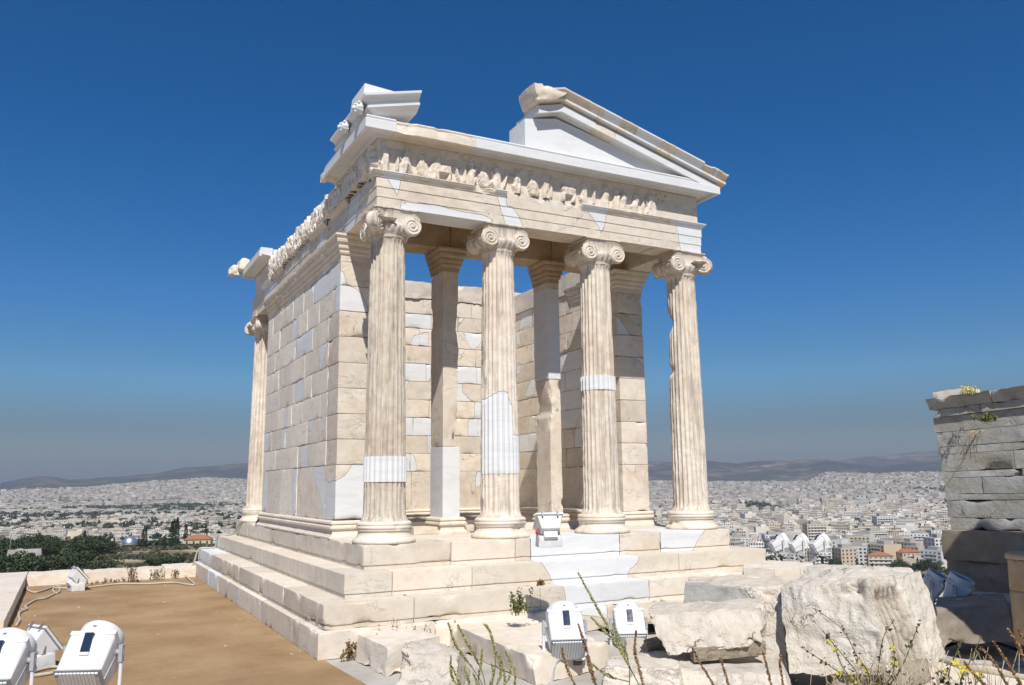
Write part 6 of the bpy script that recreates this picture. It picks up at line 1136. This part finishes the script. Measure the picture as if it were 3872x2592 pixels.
fw = rs.uniform(.55, .95, n); wdt = st * fw; dpt = st * rs.uniform(.5, .85, n); hgt = rs.uniform(10, 22, n) * np.where(rs.rand(n) < .05, 1.5, 1.) * np.where(rr > 4000, .8, 1.); big = ind & (rs.rand(n) < .30); wdt = np.where(big, wdt * rs.uniform(1.6, 3.4, n), wdt); hgt = np.where(ind, hgt * .55, hgt); hgt = np.where(big, rs.uniform(6, 10, n), hgt)
tone = rs.rand(n); tone = np.where(ind & (tone > .85), .3, tone); head = np.round(rs.rand(n) * 3) * 22 + 8 * rs.randn(n) + 20
pxs = []
for a in az:
    v = np.array([math.sin(math.radians(a)), math.cos(math.radians(a)), -.05]); f_ = v @ _f; pxs.append(1171 + FPX * (v @ _r) / f_)
pxs = np.array(pxs); vis = ((pxs > -30) & (pxs < 575)) | ((pxs > 1470) & (pxs < 2150)); score = np.where(vis, hgt * wdt / rr ** 2, -1); order = np.argsort(-score)[:298]; near = set(order.tolist())
mbS = MB()
for i in range(n):
    if i not in near: city_box(mbS, np.array([X[i], Y[i], zz[i]]), wdt[i], dpt[i], hgt[i], head[i], tone[i], rr[i] < 2600)
tag(mbS.build('distant_city', M_CITY, smooth=False, attrs=('tone', 'wu', 'wv')), 'dense mass of small pale buildings filling the far plain and slopes', 'city', kind='stuff')
WM = {}
def unit(nm, fn, mat):
    if nm not in WM: mb = MB(); fn(mb); WM[nm] = mb.build(nm, mat, smooth=False, attrs=(), data_only=True)
    return WM[nm]
def nwin(mb): cbox(mb, -.75, .75, -.06, .05, -.8, .8)
def nbal(mb): cbox(mb, -.5, .5, -1.2, .0, -.12, .0); cbox(mb, -.5, .5, -1.2, -1.1, .002, .9)
def sub(name, me, par, loc, sc=(1, 1, 1), rz=0): o = bpy.data.objects.new(name, me); C.objects.link(o); o.parent = par; o.location = loc; o.scale = sc; o.rotation_euler = (0, 0, rz); return o
wallms = [M_WHITEW, M_CREAM, M_TAN, M_WHITEW, M_WHITEW]
for q, i in enumerate(order):
    c = np.array([X[i], Y[i], zz[i]]); lf = pxs[i] < 700
    if q < 46 and not lf:
        red = hgt[i] < 15 or rs.rand() < .18
        e = empty('apartment_block', c); e.rotation_euler = (0, 0, -R(head[i])); w_, d_, h_ = wdt[i], dpt[i], round(hgt[i] / 3.1) * 3.1 + .6; wm = wallms[q % 5]
        mb = MB(); cbox(mb, -w_ / 2, w_ / 2, -d_ / 2, d_ / 2, -5, h_); part(mb, 'wall', wm, e); nf = int(h_ / 3.1)
        if red and h_ < 17:
            mb = MB(); o_ = .6; b = [(-w_ / 2 - o_, -d_ / 2 - o_, h_), (w_ / 2 + o_, -d_ / 2 - o_, h_), (w_ / 2 + o_, d_ / 2 + o_, h_), (-w_ / 2 - o_, d_ / 2 + o_, h_), (-w_ / 5, 0, h_ + 2.6), (w_ / 5, 0, h_ + 2.6)]; mb.add(np.array(b), [np.array([[0, 1, 5, 4], [2, 3, 4, 5], [3, 2, 1, 0]]), np.array([[1, 2, 5], [3, 0, 4]])]); part(mb, 'roof', M_TILE, e)
        else:
            mb = MB(); cbox(mb, -w_ * .25, w_ * .2, -d_ * .2, d_ * .25, h_ + .02, h_ + 2.8); cbox(mb, -w_ / 2 + .3, w_ / 2 - .3, -d_ / 2 + .3, d_ / 2 - .3, h_ + .002, h_ + .015); part(mb, 'roof', M_ROOFG, e)
        bal = rs.rand() < .6
        for f in range(nf):
            zf = h_ - .6 - 3.1 * f
            if bal and f < nf - 1: sub('balcony', unit('balcony', nbal, wm if wm in (M_WHITEW,) else M_WHITEW), e, (0, -d_ / 2, zf - 2.6), (w_ * (.9 if q % 2 else .55), 1, 1))
            for k in range(max(2, int(w_ / 3.4))): sub('window', unit('window', nwin, M_WIN), e, (-w_ / 2 + (k + .5) * w_ / max(2, int(w_ / 3.4)), -d_ / 2 - .02, zf - 1.5), (1 if q % 3 else 1.3, 1, 1))
            for k in range(max(1, int(d_ / 4.5))): sub('window', unit('window', nwin, M_WIN), e, (-w_ / 2 - .02, -d_ / 2 + (k + .5) * d_ / max(1, int(d_ / 4.5)), zf - 1.5), (.8, 1, 1), R(90))
        lab = 'pitched red roofed house at the near edge of the right hand city' if (red and h_ < 17) else 'pale flat roofed apartment block at the near edge of the right hand city'
        tag(e, lab, 'building', 'red roofed houses near the city edge' if (red and h_ < 17) else 'apartment blocks near the city edge')
    else:
        mb = MB(); city_box(mb, np.zeros(3), wdt[i], dpt[i], hgt[i], 0, tone[i], True); o = mb.build('city_building', M_CITY, smooth=False, attrs=('tone', 'wu', 'wv')); o.location = c; o.rotation_euler = (0, 0, -R(head[i]))
        tag(o, 'low pale building in the flat city left of the temple' if lf else 'pale building in the dense city right of the temple', 'building', 'buildings of the flat city at left' if lf else 'buildings of the dense city at right')
# ------------------------------------------------------------------ haze
mb = MB(); cbox(mb, -30000, 30000, -3000, 42000, -140, 520); hz = mb.build('haze', [], smooth=False, attrs=()); tag(hz, kind='stuff')
hm = bpy.data.materials.new('haze_air'); hm.use_nodes = True; ht = hm.node_tree; ht.nodes.clear(); pv = ht.nodes.new('ShaderNodeVolumePrincipled'); ho = ht.nodes.new('ShaderNodeOutputMaterial'); pv.inputs['Color'].default_value = (.50, .555, .66, 1); pv.inputs['Density'].default_value = 9.0e-5; pv.inputs['Anisotropy'].default_value = 0.0; ht.links.new(pv.outputs[0], ho.inputs['Volume']); hz.data.materials.append(hm)
